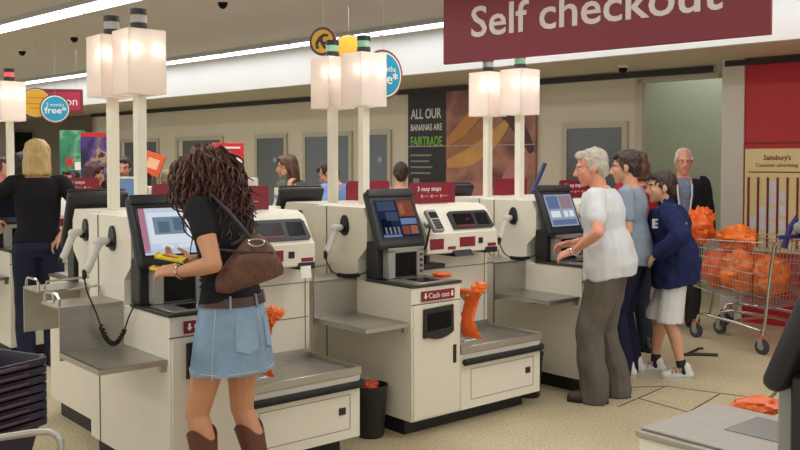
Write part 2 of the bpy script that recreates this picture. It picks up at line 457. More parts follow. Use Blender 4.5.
    # coin and card housing
    hx0, hx1 = .43, 1.09
    prof = [(.35, 1.05), (.335, 1.06), (.335, 1.185), (.355, 1.20), (.37, 1.225), (.425, 1.318), (.46, 1.352), (.52, 1.372), (.861, 1.372), (.861, 1.05)]
    m = MB(); m.poly([(hx0, y, z) for y, z in prof], (hx1-hx0, 0, 0)); h = m.build('coin_housing', CREAM, t, ang=50)
    a = math.atan2(.055, .093)
    Mh = Matrix.Translation((0, .362, 1.217)) @ Matrix.Rotation(-a, 4, 'X')
    m = MB(); pts = [(.69, -.012), (1.065, -.012), (1.075, .0), (1.06, .105), (1.04, .122), (.70, .122), (.68, .11)]
    m.poly([(x, -.012, z) for x, z in pts], (0, .02, 0), M=Mh); f = m.build('fascia', BLACKM, h)
    MB().box(.72, .895, -.015, -.011, .012, .1, M=Mh).build('note_slot', DGLASS, f, smooth=False)
    MB().box(.93, 1.04, -.015, -.011, .012, .1, M=Mh).build('coin_slot', DGLASS, f, smooth=False)
    MB().box(.715, .89, -.017, -.014, .004, .014, M=Mh).build('red_strip', MAROON, f, smooth=False)
    MB().box(.83, .85, -.017, -.014, .05, .062, M=Mh).build('red_lamp', emit_mat('red_led', (200, 40, 30), .5), f, smooth=False)
    for i, (x0, x1, z0, z1) in enumerate([(.455, .575, 1.085, 1.155), (.615, .685, 1.078, 1.098), (.725, .87, 1.09, 1.155), (.995, 1.075, 1.08, 1.102)]):
        l = MB().box(x0, x1, .331, .336, z0, z1).build('label_plate', MAROON, h, smooth=False)
    MB().box(.905, .945, .327, .336, 1.105, 1.145, .003, 1).build('lock_plate', BLACKP, h)
    m = MB(); m.box(.42, .62, .36, .5, .955, .985, .006, 1); m.box(.46, .49, .38, .5, .985, 1.07); m.build('receipt_arm', BLACKP, t)
    m = MB(); m.poly([(.66, .30, 1.03), (.66, .5, 1.03), (.66, .5, 1.075), (.66, .34, 1.075)], (.17, 0, 0)); m.build('coupon_slot', BLACKP, t)
    p = MB().box(.97, 1.09, .33, .46, 1.035, 1.075, .004, 1).build('receipt_printer', BLACKP, t)
    pin = MB(); Mp = Matrix.Translation((.455, .30, 1.275)) @ Matrix.Rotation(R_(-38), 4, 'X')
    pin.box(-.045, .045, -.02, .015, -.085, .085, .012, 2, M=Mp); pin.tube([(.455, .31, 1.27), (.455, .36, 1.24), (.455, .42, 1.26)], .014)
    pin = pin.build('pin_pad', GREYP, t)
    MB().box(-.034, .034, -.024, -.018, .015, .06, M=Mp).build('pin_display', DGLASS, pin, smooth=False)
    m = MB()
    for i in range(3):
        for j in range(4): m.box(-.03+i*.022, -.014+i*.022, -.025, -.018, -.07+j*.019, -.057+j*.019, M=Mp)
    m.build('keypad', BLACKP, pin, smooth=False)
    m = MB(); m.tube([(.455, .33, 1.25), (.41, .30, 1.20), (.40, .31, 1.12), (.41, .38, 1.05), (.43, .5, 1.0)], .007, 6); m.build('pin_pad_cable', RUBBER, t)
    # steel shelf at the left end
    m = MB()
    m.poly([(-.335, .02, .685), (0, .02, .685), (0, .53, .685), (-.335, .53, .685)], (0, 0, .016))
    m.box(-.335, 0, .015, .027, .676, .701); m.box(-.339, -.329, .02, .53, .674, .701)
    m.box(-.335, 0, .53, .542, .655, .925); m.box(-.335, 0, .53, .80, .915, .927)
    sh = m.build('side_shelf', STEEL, t, smooth=False)
    MB().tube([(-.325, .56, .927), (-.325, .56, .965), (-.325, .59, .985), (-.325, .74, .985), (-.325, .77, .965), (-.325, .77, .927)], .008).build('guard_rail', CHROME, sh)
    MB().tube([(-.285, .75, .927), (-.285, .78, .975), (-.02, .80, .985), (-.01, .80, .927)], .007).build('guard_rail', CHROME, sh)
    MB().box(-.03, 0, .03, .06, .64, .684).build('shelf_bracket', STEEL, sh, smooth=False); MB().box(-.30, -.20, .2, .23, .655, .684).build('shelf_bracket', STEEL, sh, smooth=False)
    m = MB(); pts = []
    for k in range(20):
        a = 2*PI*k/20; rz = .085 if math.sin(a) > 0 else .05
        pts.append((-.014, .655+.042*math.cos(a), 1.235+rz*math.sin(a)))
    m.poly(pts, (.014, 0, 0)); m.box(-.04, -.01, .64, .67, 1.205, 1.235, .005, 1); m.build('scanner_holder', BLACKP, t)
    # bag rack wire
    m = MB()
    m.tube([(.435, .08, .503), (.435, .08, .80), (.435, .06, .82), (.435, -.02, .825)], .006, 6)
    m.tube([(.435, .34, .503), (.435, .34, .80), (.435, .30, .82), (.435, -.0, .82), (.435, -.05, .835)], .006, 6)
    m.tube([(.44, .02, .53), (.56, .02, .53), (.56, .24, .53), (.44, .24, .53)], .005, 6)
    m.build('bag_rack', CHROME, t)
    return t, Mm

def add_screen(t, Mm, kind):
    mo = [c for c in t.children if c.name.startswith('monitor') and not c.name.startswith('monitor_stem')][0]
    m = MB()
    def E(name, rgb, s={'light': .8, 'photo': .5, 'windows': .62}.get(kind, .3)): return m.use(MATS.setdefault(name, emit_mat(name, rgb, s)))
    def q(x0, x1, z0, z1, d=0): m.box(-.155+.31*x0, -.155+.31*x1, -.0075-d, -.003, .062+.25*z0, .062+.25*z1, M=Mm)
    if kind == 'light':
        E('scr_pale', (206, 222, 240)); q(0, 1, 0, 1)
        E('scr_pink', (190, 130, 150)); q(0, .10, .04, 1, .001)
        E('scr_white', (232, 240, 248)); q(.13, .97, .22, .90, .001)
        E('scr_picture', (126, 146, 166)); q(.22, .80, .42, .80, .002)
        E('scr_picture2', (92, 118, 138)); q(.30, .5, .46, .70, .003); q(.58, .72, .5, .76, .003)
        E('scr_bar', (196, 210, 226)); q(.02, .98, .02, .1, .001)
        E('scr_white', (232, 240, 248)); q(.30, .52, .12, .2, .002); q(.6, .85, .12, .2, .002)
    elif kind == 'photo':
        E('scr_navy', (44, 58, 88)); q(0, 1, 0, 1)
        E('scr_slate', (84, 100, 130)); q(.03, .5, .72, .97, .001); q(.2, .52, .45, .68, .001)
        E('scr_dark', (26, 30, 46)); q(.04, .3, .12, .5, .001)
        E('scr_figure', (150, 158, 176)); [q(.1+k*.11, .15+k*.11, .10, .28, .002) for k in range(4)]
        E('scr_rust', (168, 96, 74)); q(.56, .98, .55, .98, .001); q(.56, .75, .08, .3, .001)
        E('scr_peach', (206, 128, 96)); q(.78, .97, .08, .3, .001); q(.6, .72, .62, .9, .002)
        E('scr_sky', (140, 168, 214)); q(.56, .98, .34, .5, .001); q(.03, .5, .02, .08, .001)
    elif kind == 'windows':
        E('scr_grey', (176, 190, 214)); q(0, 1, 0, 1)
        E('scr_blue', (116, 136, 180)); q(.05, .46, .55, .95, .001); q(.05, .95, .04, .2, .001)
        E('scr_rose', (178, 150, 160)); q(.52, .95, .55, .95, .001)
        E('scr_white', (232, 240, 248)); q(.08, .42, .28, .48, .001); q(.55, .7, .28, .48, .001); q(.75, .92, .28, .48, .001)
    else:
        E('scr_off', (40, 44, 52), .3); q(0, 1, 0, 1)
    m.build('screen', None, mo, smooth=False)

def add_cash_sign(t):
    p = MB().box(.075, .345, -.012, 0, .822, .882, .001, 1).build('cash_sign', MAROON, t)
    text('Cash out', .046, WHITE, p, (.125, -.0125, .838), (1, 0, 0), (0, 0, 1), fit=.17)
    m = MB()
    for x in (.102, .322):
        m.poly([(x-.006, -.014, .872), (x+.006, -.014, .872), (x+.006, -.014, .852), (x+.015, -.014, .852), (x, -.014, .834), (x-.015, -.014, .852), (x-.006, -.014, .852)], (0, .002, 0))
    m.build('arrow', WHITE, p, smooth=False)

proto, Mm = machine()
if 'Mm' in proto: del proto['Mm']
X1, X3 = -1.555, 1.613
def place(t, p, rz, sy=1): t.location = p; t.rotation_euler = (0, 0, rz); t.scale = (1, sy, 1)
FRONT = []
for i, (x, lab, kind) in enumerate([(X1, 'cream self-checkout machine the curly haired woman is using', 'light'), (0, 'cream self-checkout machine in the middle of the row with nobody at it', 'photo'), (X3, 'cream self-checkout machine the grey haired man in the white shirt is using', 'windows')]):
    t = proto if i == 1 else copy_tree(proto, None, ('bagging_base', 'bagging_tray', 'bumper', 'bag_rack', 'plinth') if i == 2 else ())
    if i == 2: MB().box(.03, .40, .10, .96, 0, .11).build('plinth', PLINTH, t, smooth=False); MB().box(.40, 1.1, .53, .96, 0, .11).build('plinth', PLINTH, t, smooth=False)
    tag(t, lab, 'self-checkout', 'self-checkout machines'); FRONT.append((t, kind)); place(t, U(x, 0), UA)
BACK = []
m = MB(); m.box(-.335, 0, .53, .542, .655, .925); m.box(-.335, 0, .53, .80, .915, .927); tmp = m.build('side_shelf', STEEL, smooth=False); UPST = tmp.data; bpy.data.objects.remove(tmp)
for x, lab in [(X1, "self-checkout back to back with the curly haired woman's machine"), (0, 'self-checkout back to back with the middle machine of the front row'), (X3, "self-checkout back to back with the grey haired man's machine")]:
    t = copy_tree(proto, None, ('bag_rack', 'shelf_bracket'))
    for c in t.children:
        if c.name.split('.')[0] == 'side_shelf': c.data = UPST
    tag(t, lab, 'self-checkout', 'self-checkout machines'); place(t, U(x+.12, 2.0), UA, -1); BACK.append(t)
t = copy_tree(proto); tag(t, 'self-checkout at far left that the blonde woman in black stands at', 'self-checkout', 'self-checkout machines'); place(t, U(-1.14, 3.82), UA); FAR = t
OPP = copy_tree(proto, None, ('cash_sign', 'scale_plate', 'scanner_glass')); tag(OPP, 'self-checkout cut off by the lower right corner, its steel scale in view', 'self-checkout', 'self-checkout machines'); place(OPP, U(-1.425, -2.57), UA, -1)
for c in OPP.children:
    if c.name.split('.')[0] in ('monitor', 'monitor_stem', 'upright_scanner', 'pillar', 'spine', 'spine_seam'): c.location = (-.03, .10, 0)
    if c.name.split('.')[0] == 'counter_top':
        c.data = c.data.copy(); c.data.materials[0] = STEEL
MB().box(.012, .393, -.002, .40, .925, .9325, .002, 1).build('scale_plate', STEEL, OPP); MB().box(.16, .34, .16, .31, .9325, .935).build('scanner_glass', mat('grey_scanner_glass', (150, 154, 152), .15, var=.05), OPP, smooth=False)
for t, k in FRONT: add_screen(t, Mm, k); add_cash_sign(t)
add_screen(FAR, Mm, 'off'); add_cash_sign(FAR)
for t, mini in ((FRONT[0][0], True), (FRONT[1][0], False)):
    if mini:
        p = [c for c in t.children if c.name.startswith('receipt_printer')][0]
        MB().poly([(.985, .318, .985), (.985, .326, 1.055), (.985, .332, 1.055), (.985, .324, .985)], (.07, 0, 0)).build('receipt', PAPER, p, smooth=False)

# hand scanners in their holders
def hand_scanner(org, sy, rz, label, cord=True, deep=False):
    t = empty('barcode_scanner', org, rz, label, 'barcode scanner', 'hand scanners on the pillar ends'); t.scale = (1, sy, 1)
    m = MB(); m.rcone((-.04, 0, .0), (-.085, .0, -.004), .021, .027, 12); m.rcone((-.078, 0, -.004), (-.142, 0, -.15), .024, .021, 12); m.rcone((-.138, 0, -.135), (-.15, 0, -.165), .023, .016, 12)
    remesh(m, .005, 3).build('scanner_body', LGREY, t)
    m = MB(); m.rcone((-.155, 0, -.158), (-.16, 0, -.19), .017, .010, 10); m.build('scanner_grip', RUBBER, t)
    if cord:
        m = MB(); pts = [(-.16, 0, -.18), (-.17, -.06, -.26), (-.165, -.15, -.33), (-.15, -.19, -.42), (-.12, -.20, -.50), (-.085, -.22, -.52), (-.05, -.24, -.46), (-.03, -.26, -.37), (-.006, -.29, -.305)] if deep else [(-.16, 0, -.18), (-.165, -.03, -.23), (-.15, -.05, -.27), (-.12, -.08, -.295), (-.09, -.11, -.30), (-.065, -.14, -.30), (-.04, -.18, -.295), (-.02, -.23, -.275), (-.006, -.27, -.25)]
        sm = []
        for i in range(len(pts)-1):
            for k in range(4): sm.append(Vec(pts[i]).lerp(Vec(pts[i+1]), k/4))
        sm.append(Vec(pts[-1]))
        for _ in range(3): sm = [sm[0]]+[(sm[i-1]+sm[i]*2+sm[i+1])/4 for i in range(1, len(sm)-1)]+[sm[-1]]
        m.tube(sm, .0045, 6)
        cut = sm[12:26]; coil = []
        for i in range(len(cut)-1):
            for k in range(14):
                a = 2*PI*k/14; c = cut[i].lerp(cut[i+1], k/14); coil.append(c+Vec((.010*math.cos(a), 0, .010*math.sin(a))))
        m.tube(coil, .0045, 5); m.build('cord', RUBBER, t)
for x, who in [(X1, "on the pillar beside the curly haired woman"), (0, 'on the pillar of the middle machine'), (X3, "on the pillar left of the grey haired man")]:
    hand_scanner(U(x, .655, 1.24), 1, UA, 'pale grey hand scanner with coiled cord '+who, True, x == X1)
hand_scanner(U(X1+.12, 1.345, 1.24), -1, UA, 'pale grey hand scanner on the leftmost pillar, left of a similar scanner', False)
hand_scanner(U(.12, 1.345, 1.24), -1, UA, 'pale grey hand scanner on the rear pillar behind the middle machine', False)

# lane lamps
BULB = emit_mat('warm_bulb', (255, 238, 220), 200)
BKB = mat('beacon_black', (38, 32, 32), .4, var=.05)
BCOL = {'clear': mat('beacon_clear', (170, 172, 164), .3, var=.05), 'green': mat('beacon_green', (142, 190, 150), .3, var=.05, emit=.15), 'red': mat('beacon_red', (226, 92, 92), .3, var=.05, emit=.4)}
def lane_lamp(p, base, col, label):
    t = empty('lane_lamp', (p.x, p.y, base), UA, label, 'lamp', 'lantern lamps over the self-checkouts')
    b = 2.05-base
    MB().box(-.029, .029, -.029, .029, 0, b+.03, .003, 1).build('post', POST, t)
    a = .113; m = MB()
    for q in ((-a, a, -a, -a+.006), (-a, a, a-.006, a), (-a, -a+.006, -a+.006, a-.006), (a-.006, a, -a+.006, a-.006)): m.box(q[0], q[1], q[2], q[3], b, b+.365)
    m.box(-a+.006, a-.006, -a+.006, a-.006, b, b+.005); m.box(-a+.006, a-.006, -a+.006, a-.006, b+.359, b+.365)
    s = m.build('lamp_shade', SHADE, t, smooth=False)
    m = MB()
    for q in ((-.07, -.07), (.06, -.075)): m.ell((q[0], q[1], b+.25), (.02, .02, .028))
    m.build('bulb', BULB, s)
    k = MB().cyl((0, 0, b+.365), (0, 0, b+.41), .048).build('beacon_base', BKB, t)
    MB().cyl((0, 0, b+.41), (0, 0, b+.455), .045).build('beacon_lens', BCOL[col], t)
    MB().cyl((0, 0, b+.455), (0, 0, b+.49), .048).build('beacon_cap', BKB, t)
for x, lf, cf, lb, cb in [(X1, 'lantern lamp with clear beacon above the curly haired woman, the nearer of two', 'clear', 'lantern lamp with clear beacon left of the nearest lamp, half behind it', 'clear'),
                          (0, 'lantern lamp with green beacon over the middle machine, in front of its twin', 'green', 'lantern lamp with green beacon left of and behind the middle lamp', 'green'),
                          (X3, 'lantern lamp with green beacon under the big red sign, right one of two', 'green', 'lantern lamp with clear beacon under the big red sign, left one of two', 'clear')]:
    xo = .28 if x == X1 else .37; lane_lamp(U(x+xo, .93), 1.372, cf, lf); lane_lamp(U(x+xo-.02, 1.27), 1.372, cb, lb)
lane_lamp(U(-1.14+.30, 3.82+.93), 1.372, 'red', 'lantern lamp with red beacon at the left edge beside the yellow disc')

# red instruction signs on top of the housings
def steps_sign(x, v, label, txt=True, flip=False, text_s='3 easy steps'):
    t = empty('instruction_sign', U(x, v, 1.372), UA + (PI if flip else 0), label, 'sign', 'red signs on the self-checkouts')
    m = MB(); pts = [(-.21, 0), (.21, 0), (.21, .13), (.195, .145), (-.195, .145), (-.21, .13)]
    m.poly([(a, -.006, b+.004) for a, b in pts], (0, .012, 0)); m.build('sign_panel', MAROON, t, smooth=False)
    m = MB(); m.box(-.12, .12, -.02, .02, 0, .006); m.build('sign_foot', GREYP, t, smooth=False)
    if txt:
        text(text_s, .045, WHITE, t, (-.15, -.0065, .092), (1, 0, 0), (0, 0, 1), fit=.22)
        m = MB()
        for k in range(3): m.box(-.115+k*.09, -.098+k*.09, -.009, -.006, .045, .066); m.box(-.09+k*.09, -.045+k*.09, -.009, -.006, .053, .058)
        m.build('symbol', mat('sign_symbol', (222, 150, 120), .5, var=0), t, smooth=False)
steps_sign(X1+.74, .62, 'red sign on top of the machine behind the curly haired woman')
steps_sign(.72, .60, 'red 3 easy steps sign on the middle machine right of its screen')
steps_sign(X3+.685, .60, 'red 3 easy steps sign by the grey haired man\'s face')
steps_sign(X1+.78, 1.4, 'plain back of a red sign just right of the nearest lamp post', True, True)
steps_sign(.78, 1.4, 'plain back of a red sign directly above the middle screen', True, True)
steps_sign(X3+.78, 1.4, 'plain back of a red sign just left of the third screen', True, True)
steps_sign(-1.14+.8, 3.82+.60, "red easy steps sign right of the blonde woman's shoulder")

# litter bins between the machines
def bin_(x, v, label):
    t = empty('litter_bin', U(x, v), UA, label, 'bin', 'black litter bins between machines')
    m = MB(); seg = 24; rs = []
    for z, r in ((0, .075), (.01, .08), (.29, .10), (.30, .106), (.315, .106), (.315, .096), (.30, .094), (.02, .07)):
        rs.append([Vec((r*math.cos(2*PI*k/seg), r*math.sin(2*PI*k/seg), z)) for k in range(seg)])
    m.rings(rs); m.build('bucket', BLACKP, t)
    m = MB(); 
    for k in range(7): m.ell((random.uniform(-.05, .05), random.uniform(-.05, .05), .27+random.uniform(-.02, .045)), (.035, .03, .03))
    for v_ in m.bm.verts: v_.co += Vec((noise.noise(v_.co*40), noise.noise(v_.co*40+Vec((5, 0, 0))), noise.noise(v_.co*40+Vec((0, 9, 0)))))*.012
    m.build('rubbish', mat('bin_rubbish', (214, 78, 50), .5, var=.35, scale=25), t)
    return t
bin_(-.135, .22, 'black litter bin with rubbish left of the middle machine')
bin_(1.30, .22, 'black litter bin with orange rubbish right of the middle machine')

# ------------------------------------------------------------------ orange carrier bags
def lumpy(c, r, seed, amp=.25, M=None, sub=(28, 20)):
    m = MB(); m.ell((0, 0, 0), (1, 1, 1), u=sub[0], v=sub[1])
    off = Vec((seed*3.1, seed*1.7, seed*.9))
    for v in m.bm.verts:
        n = noise.noise(v.co*1.6+off) + .6*noise.noise(v.co*3.7+off) + .35*noise.noise(v.co*8+off)
        v.co *= 1+amp*n
        v.co = Vec((v.co.x*r[0], v.co.y*r[1], v.co.z*r[2]))
        if M is not None: v.co = M @ v.co
        v.co += Vec(c)
    return m
def hanging_bags(x, v, z, label):
    """thin pack of flat carrier bags hung from the rack: a narrow crumpled strip with a folded top"""
    t = empty('carrier_bag', U(x, v, z), UA, label, 'carrier bag', 'orange carrier bags on the racks')
    m = MB(); rs = []
    n = 22
    for i in range(n):
        f = i/(n-1); z_ = -.30*f
        wv = .055+.05*math.exp(-((f-.05)/.13)**2)+.03*math.exp(-((f-1)/.2)**2)
        th = .016+.02*math.exp(-((f-.05)/.12)**2)
        ring = []
        for k in range(20):
            a = 2*PI*k/20
            j = 1+.35*noise.noise(Vec((math.cos(a)*2, math.sin(a)*2, f*9)))
            ring.append(Vec((th*math.cos(a)*j+.02*math.sin(f*7), wv*math.sin(a)*j-.03*f, z_)))
        rs.append(ring)
    m.rings(rs); m.build('bag_pack', ORANGE, t)
    m = lumpy((.05, -.055, .015), (.055, .045, .035), x+3, .35); m.build('bag_flap', ORANGE2, t)
    return t
hanging_bags(.468, .0, .86, 'bright orange carrier bags hanging from the middle machine rack')
hanging_bags(X1+.51, .0, .86, "orange carrier bags hanging beside the denim skirt")
hb = tag(lumpy(at(762, 408, 3.05), (.085, .07, .028), 4, .4).build('carrier_bag', ORANGE), 'orange bag draped on a rack at the lower right, past the steel scale', 'carrier bag')
p = at(766, 406, 3.05); o = MB(); o.tube([p+Vec((-.08, -.02, -.01)), p+Vec((.0, 0, .0)), p+Vec((.05, .02, .03)), p+Vec((.07, .03, .07))], .007, 8); tag(o.build('bag_hook', CHROME), 'chrome hook carrying the orange bag at lower right', 'hook')
o = lumpy(U(.17, .13, .945), (.06, .03, .014), 2, .4).build('carrier_bag', ORANGE); tag(o, 'scrap of orange bag lying on the middle machine counter', 'carrier bag')
o.location = UX*.22 + UV*.02
#@@PART2
# ------------------------------------------------------------------ hanging signs
GOLD = mat('yellow_disc', (214, 164, 34), .5, var=.03)
TEAL = mat('blue_disc', (24, 150, 190), .45, var=.02)
BROWNR = mat('brown_rim', (120, 62, 34), .5, var=.03)
CREAMR = mat('cream_rim', (236, 228, 204), .5, var=.02)
def hang_wires(t, pts):
    m = MB()
    for p in pts: m.tube([p, (p[0], p[1], CEIL-t.location.z)], .002, 5)
    m.build('hanging_wire', GREYP, t)
# the big red one
pL = at(443, 65, 7.65); pR = at(768, 35, 5.87)
zb = (pL.z+pR.z)/2; ang = math.atan2(pR.y-pL.y, pR.x-pL.x); Ls = math.hypot(pR.x-pL.x, pR.y-pL.y)
t = empty('hanging_sign', (pL.x, pL.y, zb), ang, 'large dark red hanging sign reading Self checkout', 'sign')
MB().box(0, Ls, 0, .04, 0, .62, .003, 1).build('sign_panel', mat('deep_red_sign', (112, 12, 32), .5, var=.04, scale=1.5), t)
def along(px):      # where the pixel column meets the sign
    d = Vec(((px-400)/FPX, 1)); e = Vec((math.cos(ang), math.sin(ang))); q = Vec((pL.x, pL.y))
    det = -d.x*e.y+e.x*d.y; s_ = (d.y*q.x-d.x*q.y)/-det
    return s_
s0, s1 = along(472), along(722)
text('Self checkout', .355, mat('pale_letters', (206, 196, 190), .5, var=.02), t, (s0-.02, -.004, .205), (1, 0, 0), (0, 0, 1), fit=(s1-s0), bold=.004)
hang_wires(t, [(.3, .02, .61), (Ls-.3, .02, .61)])

def disc(px, py, F, r, label, face, inner, turn=0, squash=1.0):
    c = at(px, py, F); t = empty('hanging_disc', (c.x, c.y, c.z), math.atan2(c.y, c.x)-PI/2+turn, label, 'sign', None)
    for (rr, y0, y1, mt, nm) in ((r, .0, .02, BROWNR, 'rim'), (r*.91, -.003, .0, CREAMR, 'border'), (r*(.84 if inner else .88), -.006, -.003, face, 'disc_face')):
        MB().cyl((0, y0, 0), (0, y1, 0), rr, rr, 40).build(nm, mt, t)
    hang_wires(t, [(0, .01, r*.98)])
    return t, r
t, r = disc(56, 109, 11.0, .178, 'blue hanging disc reading 2 months free at the left', TEAL, True)
text('2 months', .06, WHITE, t, (-.10, -.008, .03), (1, 0, 0), (0, 0, 1), fit=.2, bold=.0)
text('free*', .11, WHITE, t, (-.12, -.008, -.055), (1, 0, 0), (0, 0, 1), fit=.25, bold=.0015)
t, r = disc(37, 103, 11.8, .20, 'yellow hanging disc partly behind the blue disc at the left', GOLD, False)
m = MB()
for z, a in ((.06, .1), (-.02, .11), (-.08, .07)): m.box(-a, a, -.008, -.006, z, z+.015)
m.build('print', mat('disc_print', (190, 120, 40), .5, var=0), t, smooth=False)
t, r = disc(384, 75, 8.0, .222, 'blue hanging disc half hidden behind the middle lantern lamp', TEAL, True, .7)
text('2 months', .07, WHITE, t, (-.13, -.008, .03), (1, 0, 0), (0, 0, 1), fit=.26, bold=.0)
text('free*', .14, WHITE, t, (-.15, -.008, -.08), (1, 0, 0), (0, 0, 1), fit=.31, bold=.0015)
t, r = disc(323, 42, 8.6, .138, 'golden hanging disc with a black ring above the middle lamps', GOLD, False, -.4)
m = MB(); ring = []
m.rings([[Vec((rr*math.cos(2*PI*k/32), y, rr*math.sin(2*PI*k/32))) for k in range(32)] for rr, y in ((.128, -.005), (.128, -.009), (.112, -.009), (.112, -.005))], close=False)
m.build('ring', BKB, t)
m = MB(); m.tube([(-.05, -.01, -.07), (-.06, -.01, -.02), (-.03, -.01, .03), (.02, -.01, .06), (.06, -.01, .05)], .016, 8, .012); m.tube([(-.02, -.01, .03), (.0, -.01, -.02), (.03, -.01, -.07)], .02, 8, .012); m.tube([(.0, -.01, -.02), (.05, -.01, -.02), (.07, -.01, .01)], .012, 8)
m.build('emblem', BKB, t)
t, r = disc(349, 50, 8.9, .15, 'ochre hanging disc mostly hidden behind the middle lantern lamp', GOLD, False, .2)
# red box sign at the left
c = at(62, 101, 12.2); t = empty('hanging_sign', (c.x, c.y, c.z), .12, 'red hanging box sign behind the blue disc at the left', 'sign')
MB().box(-.30, .28, 0, .06, -.17, .16, .004, 1).build('sign_panel', MAROON, t)
MB().box(-.26, .25, -.004, 0, -.13, .12).build('sign_face', mat('pink_red_face', (176, 36, 74), .4, var=.04), t, smooth=False)
text('on', .16, WHITE, t, (.06, -.006, -.06), (1, 0, 0), (0, 0, 1), fit=.15)
hang_wires(t, [(-.2, .03, .15), (.2, .03, .15)])

# ------------------------------------------------------------------ banana poster on the back wall
def wall_item(pxl, pxr, n):
    b1, f1 = on_wall(pxl, n); b0, f0 = on_wall(pxr, n); return b0, b1, f0, f1
n = WALLN-.03
b0, b1, f0, f1 = wall_item(409, 536, n); bm_, fm = on_wall(447, n)
t = empty('wall_poster', B(n, b1, 0), BA+PI/2+PI, 'tall poster with bananas and black text panel on the back wall', 'poster')
Wp = b1-b0; Wb = b1-bm_; ztop = RAILZ-.04; zbot = .95; seamz = 1.65+(HY-146)*fm/FPX
# local: x runs towards the right of the photograph, -y faces the shop
MB().box(0, Wb, -.02, .02, zbot, ztop).build('text_panel', mat('poster_black', (26, 24, 26), .5, var=.03), t, smooth=False)
pic = grad_panel('banana_print', [(.30, (70, 30, 34)), (.42, (120, 70, 66)), (.52, (150, 100, 84)), (.60, (176, 120, 96)), (.72, (140, 88, 90))], scale=1.6)
MB().box(Wb, Wp, -.02, .02, zbot, ztop).build('picture_panel', pic, t, smooth=False)
BAN = [mat('banana_print_yellow', (184, 124, 54), .5, var=.12, scale=5), mat('banana_print_tan', (160, 104, 56), .5, var=.12, scale=5), mat('banana_print_gold', (200, 148, 74), .5, var=.12, scale=5)]
def flat_curve(pts, wmax, mm, nm, y=-.021):
    m = MB(); n_ = 18; P = []
    for i in range(n_):
        f = i/(n_-1); a, b_, c_ = [Vec((p[0], 0, p[1])) for p in pts]
        P.append(a*(1-f)**2+b_*2*f*(1-f)+c_*f*f)
    L_, R2 = [], []
    for i, p in enumerate(P):
        f = i/(n_-1); d = (P[min(i+1, n_-1)]-P[max(i-1, 0)]).normalized(); nn = Vec((-d.z, 0, d.x)); w_ = wmax*(math.sin(PI*(.08+.84*f)))**.6
        L_.append(p+nn*w_); R2.append(p-nn*w_)
    m.poly([(q.x, y, q.z) for q in L_+R2[::-1]], (0, .0015, 0)); m.build(nm, mm, t, smooth=False)
x0 = Wb
flat_curve([(x0+.02, 1.95), (x0+.45, 2.2), (x0+.75, 2.62)], .10, BAN[0], 'banana_print')
flat_curve([(x0+.02, 1.80), (x0+.55, 1.95), (x0+.95, 2.45)], .11, BAN[1], 'banana_print', -.0235)
flat_curve([(x0+.02, 1.66), (x0+.60, 1.70), (x0+1.05, 2.2)], .12, BAN[2], 'banana_print', -.026)
PINKP = mat('hand_print', (182, 120, 110), .5, var=.08, scale=4)
flat_curve([(x0+.9, 1.0), (x0+1.15, 1.5), (x0+1.35, 1.75)], .16, PINKP, 'hand_print', -.022)
flat_curve([(x0+.05, 1.2), (x0+.4, 1.35), (x0+.9, 1.2)], .14, PINKP, 'hand_print', -.024)
flat_curve([(x0+.75, 2.5), (x0+1.2, 2.3), (x0+1.45, 1.8)], .10, mat('dark_print', (74, 32, 38), .5, var=.1), 'dark_print', -.0245)
SE = mat('poster_seam', (176, 160, 150), .5, var=0)
MB().box(0, Wp, -.029, -.027, seamz-.006, seamz+.006).build('poster_seam', SE, t, smooth=False)
LIME = mat('lime_print', (120, 178, 40), .5, var=.02)
PALE = mat('pale_print', (214, 208, 196), .5, var=.02)
zt = ztop
text('ALL OUR', .2, PALE, t, (.06, -.022, zt-.36), (1, 0, 0), (0, 0, 1), fit=Wb*.80, bold=.003)
text('BANANAS ARE', .13, PALE, t, (.05, -.022, zt-.53), (1, 0, 0), (0, 0, 1), fit=Wb*.82, bold=.002)
text('FAIRTRADE', .19, LIME, t, (.05, -.022, zt-.75), (1, 0, 0), (0, 0, 1), fit=Wb*.82, bold=.003)
m = MB()
for k in range(4): m.box(.05, .05+(.40, .36, .42, .38)[k], -.022, -.02, seamz-.14-k*.085, seamz-.115-k*.085)
m.box(.10, .22, -.022, -.02, seamz-.62, seamz-.46); m.build('small_print', mat('grey_print', (130, 126, 120), .5, var=0), t, smooth=False)

# ------------------------------------------------------------------ advertising board on the red wall
n = WALLN-.40
b0, b1, f0, f1 = wall_item(745, 806, n)
t = empty('notice_board', B(n, b1, 0), BA+PI/2+PI, 'cream customer advertising board with red bars on the red wall', 'notice board')
Wd = 1.05; ztop = 1.65+(HY-149)*f1/FPX; CRB = mat('cream_board', (226, 208, 150), .5, var=.03, scale=2)
MB().box(0, Wd, -.005, .02, .75, ztop).build('board_panel', CRB, t, smooth=False)
RBR = mat('board_print', (120, 44, 40), .5, var=.02)
text("Sainsbury's", .075, RBR, t, (.19, -.007, ztop-.115), (1, 0, 0), (0, 0, 1), fit=.27, bold=.001)
text('Customer advertising', .055, RBR, t, (.11, -.007, ztop-.185), (1, 0, 0), (0, 0, 1), fit=.42)
m = MB(); m.box(.04, .60, -.007, -.005, ztop-.245, ztop-.232); m.build('small_print', RBR, t, smooth=False)
bar = mat('red_bar', (122, 20, 26), .4, var=.03)
for k in range(8): MB().box(.035+k*.098, .052+k*.098, -.02, -.005, .8, ztop-.29).build('divider_bar', bar, t, smooth=False)
for c_, z in [(2, 1.42), (2, 1.29), (3, 1.32), (1, 1.16), (3, 1.18), (2, 1.15), (0, 1.05), (1, 1.03), (3, 1.03), (4, 1.02), (2, 1.01)]:
    x = .052+c_*.098+.004
    MB().box(x, x+.073, -.009, -.006, z-.055, z+.055).build('advert_card', mat('advert_card_paper', (214, 212, 216), .6, var=.05, scale=30), t, smooth=False)
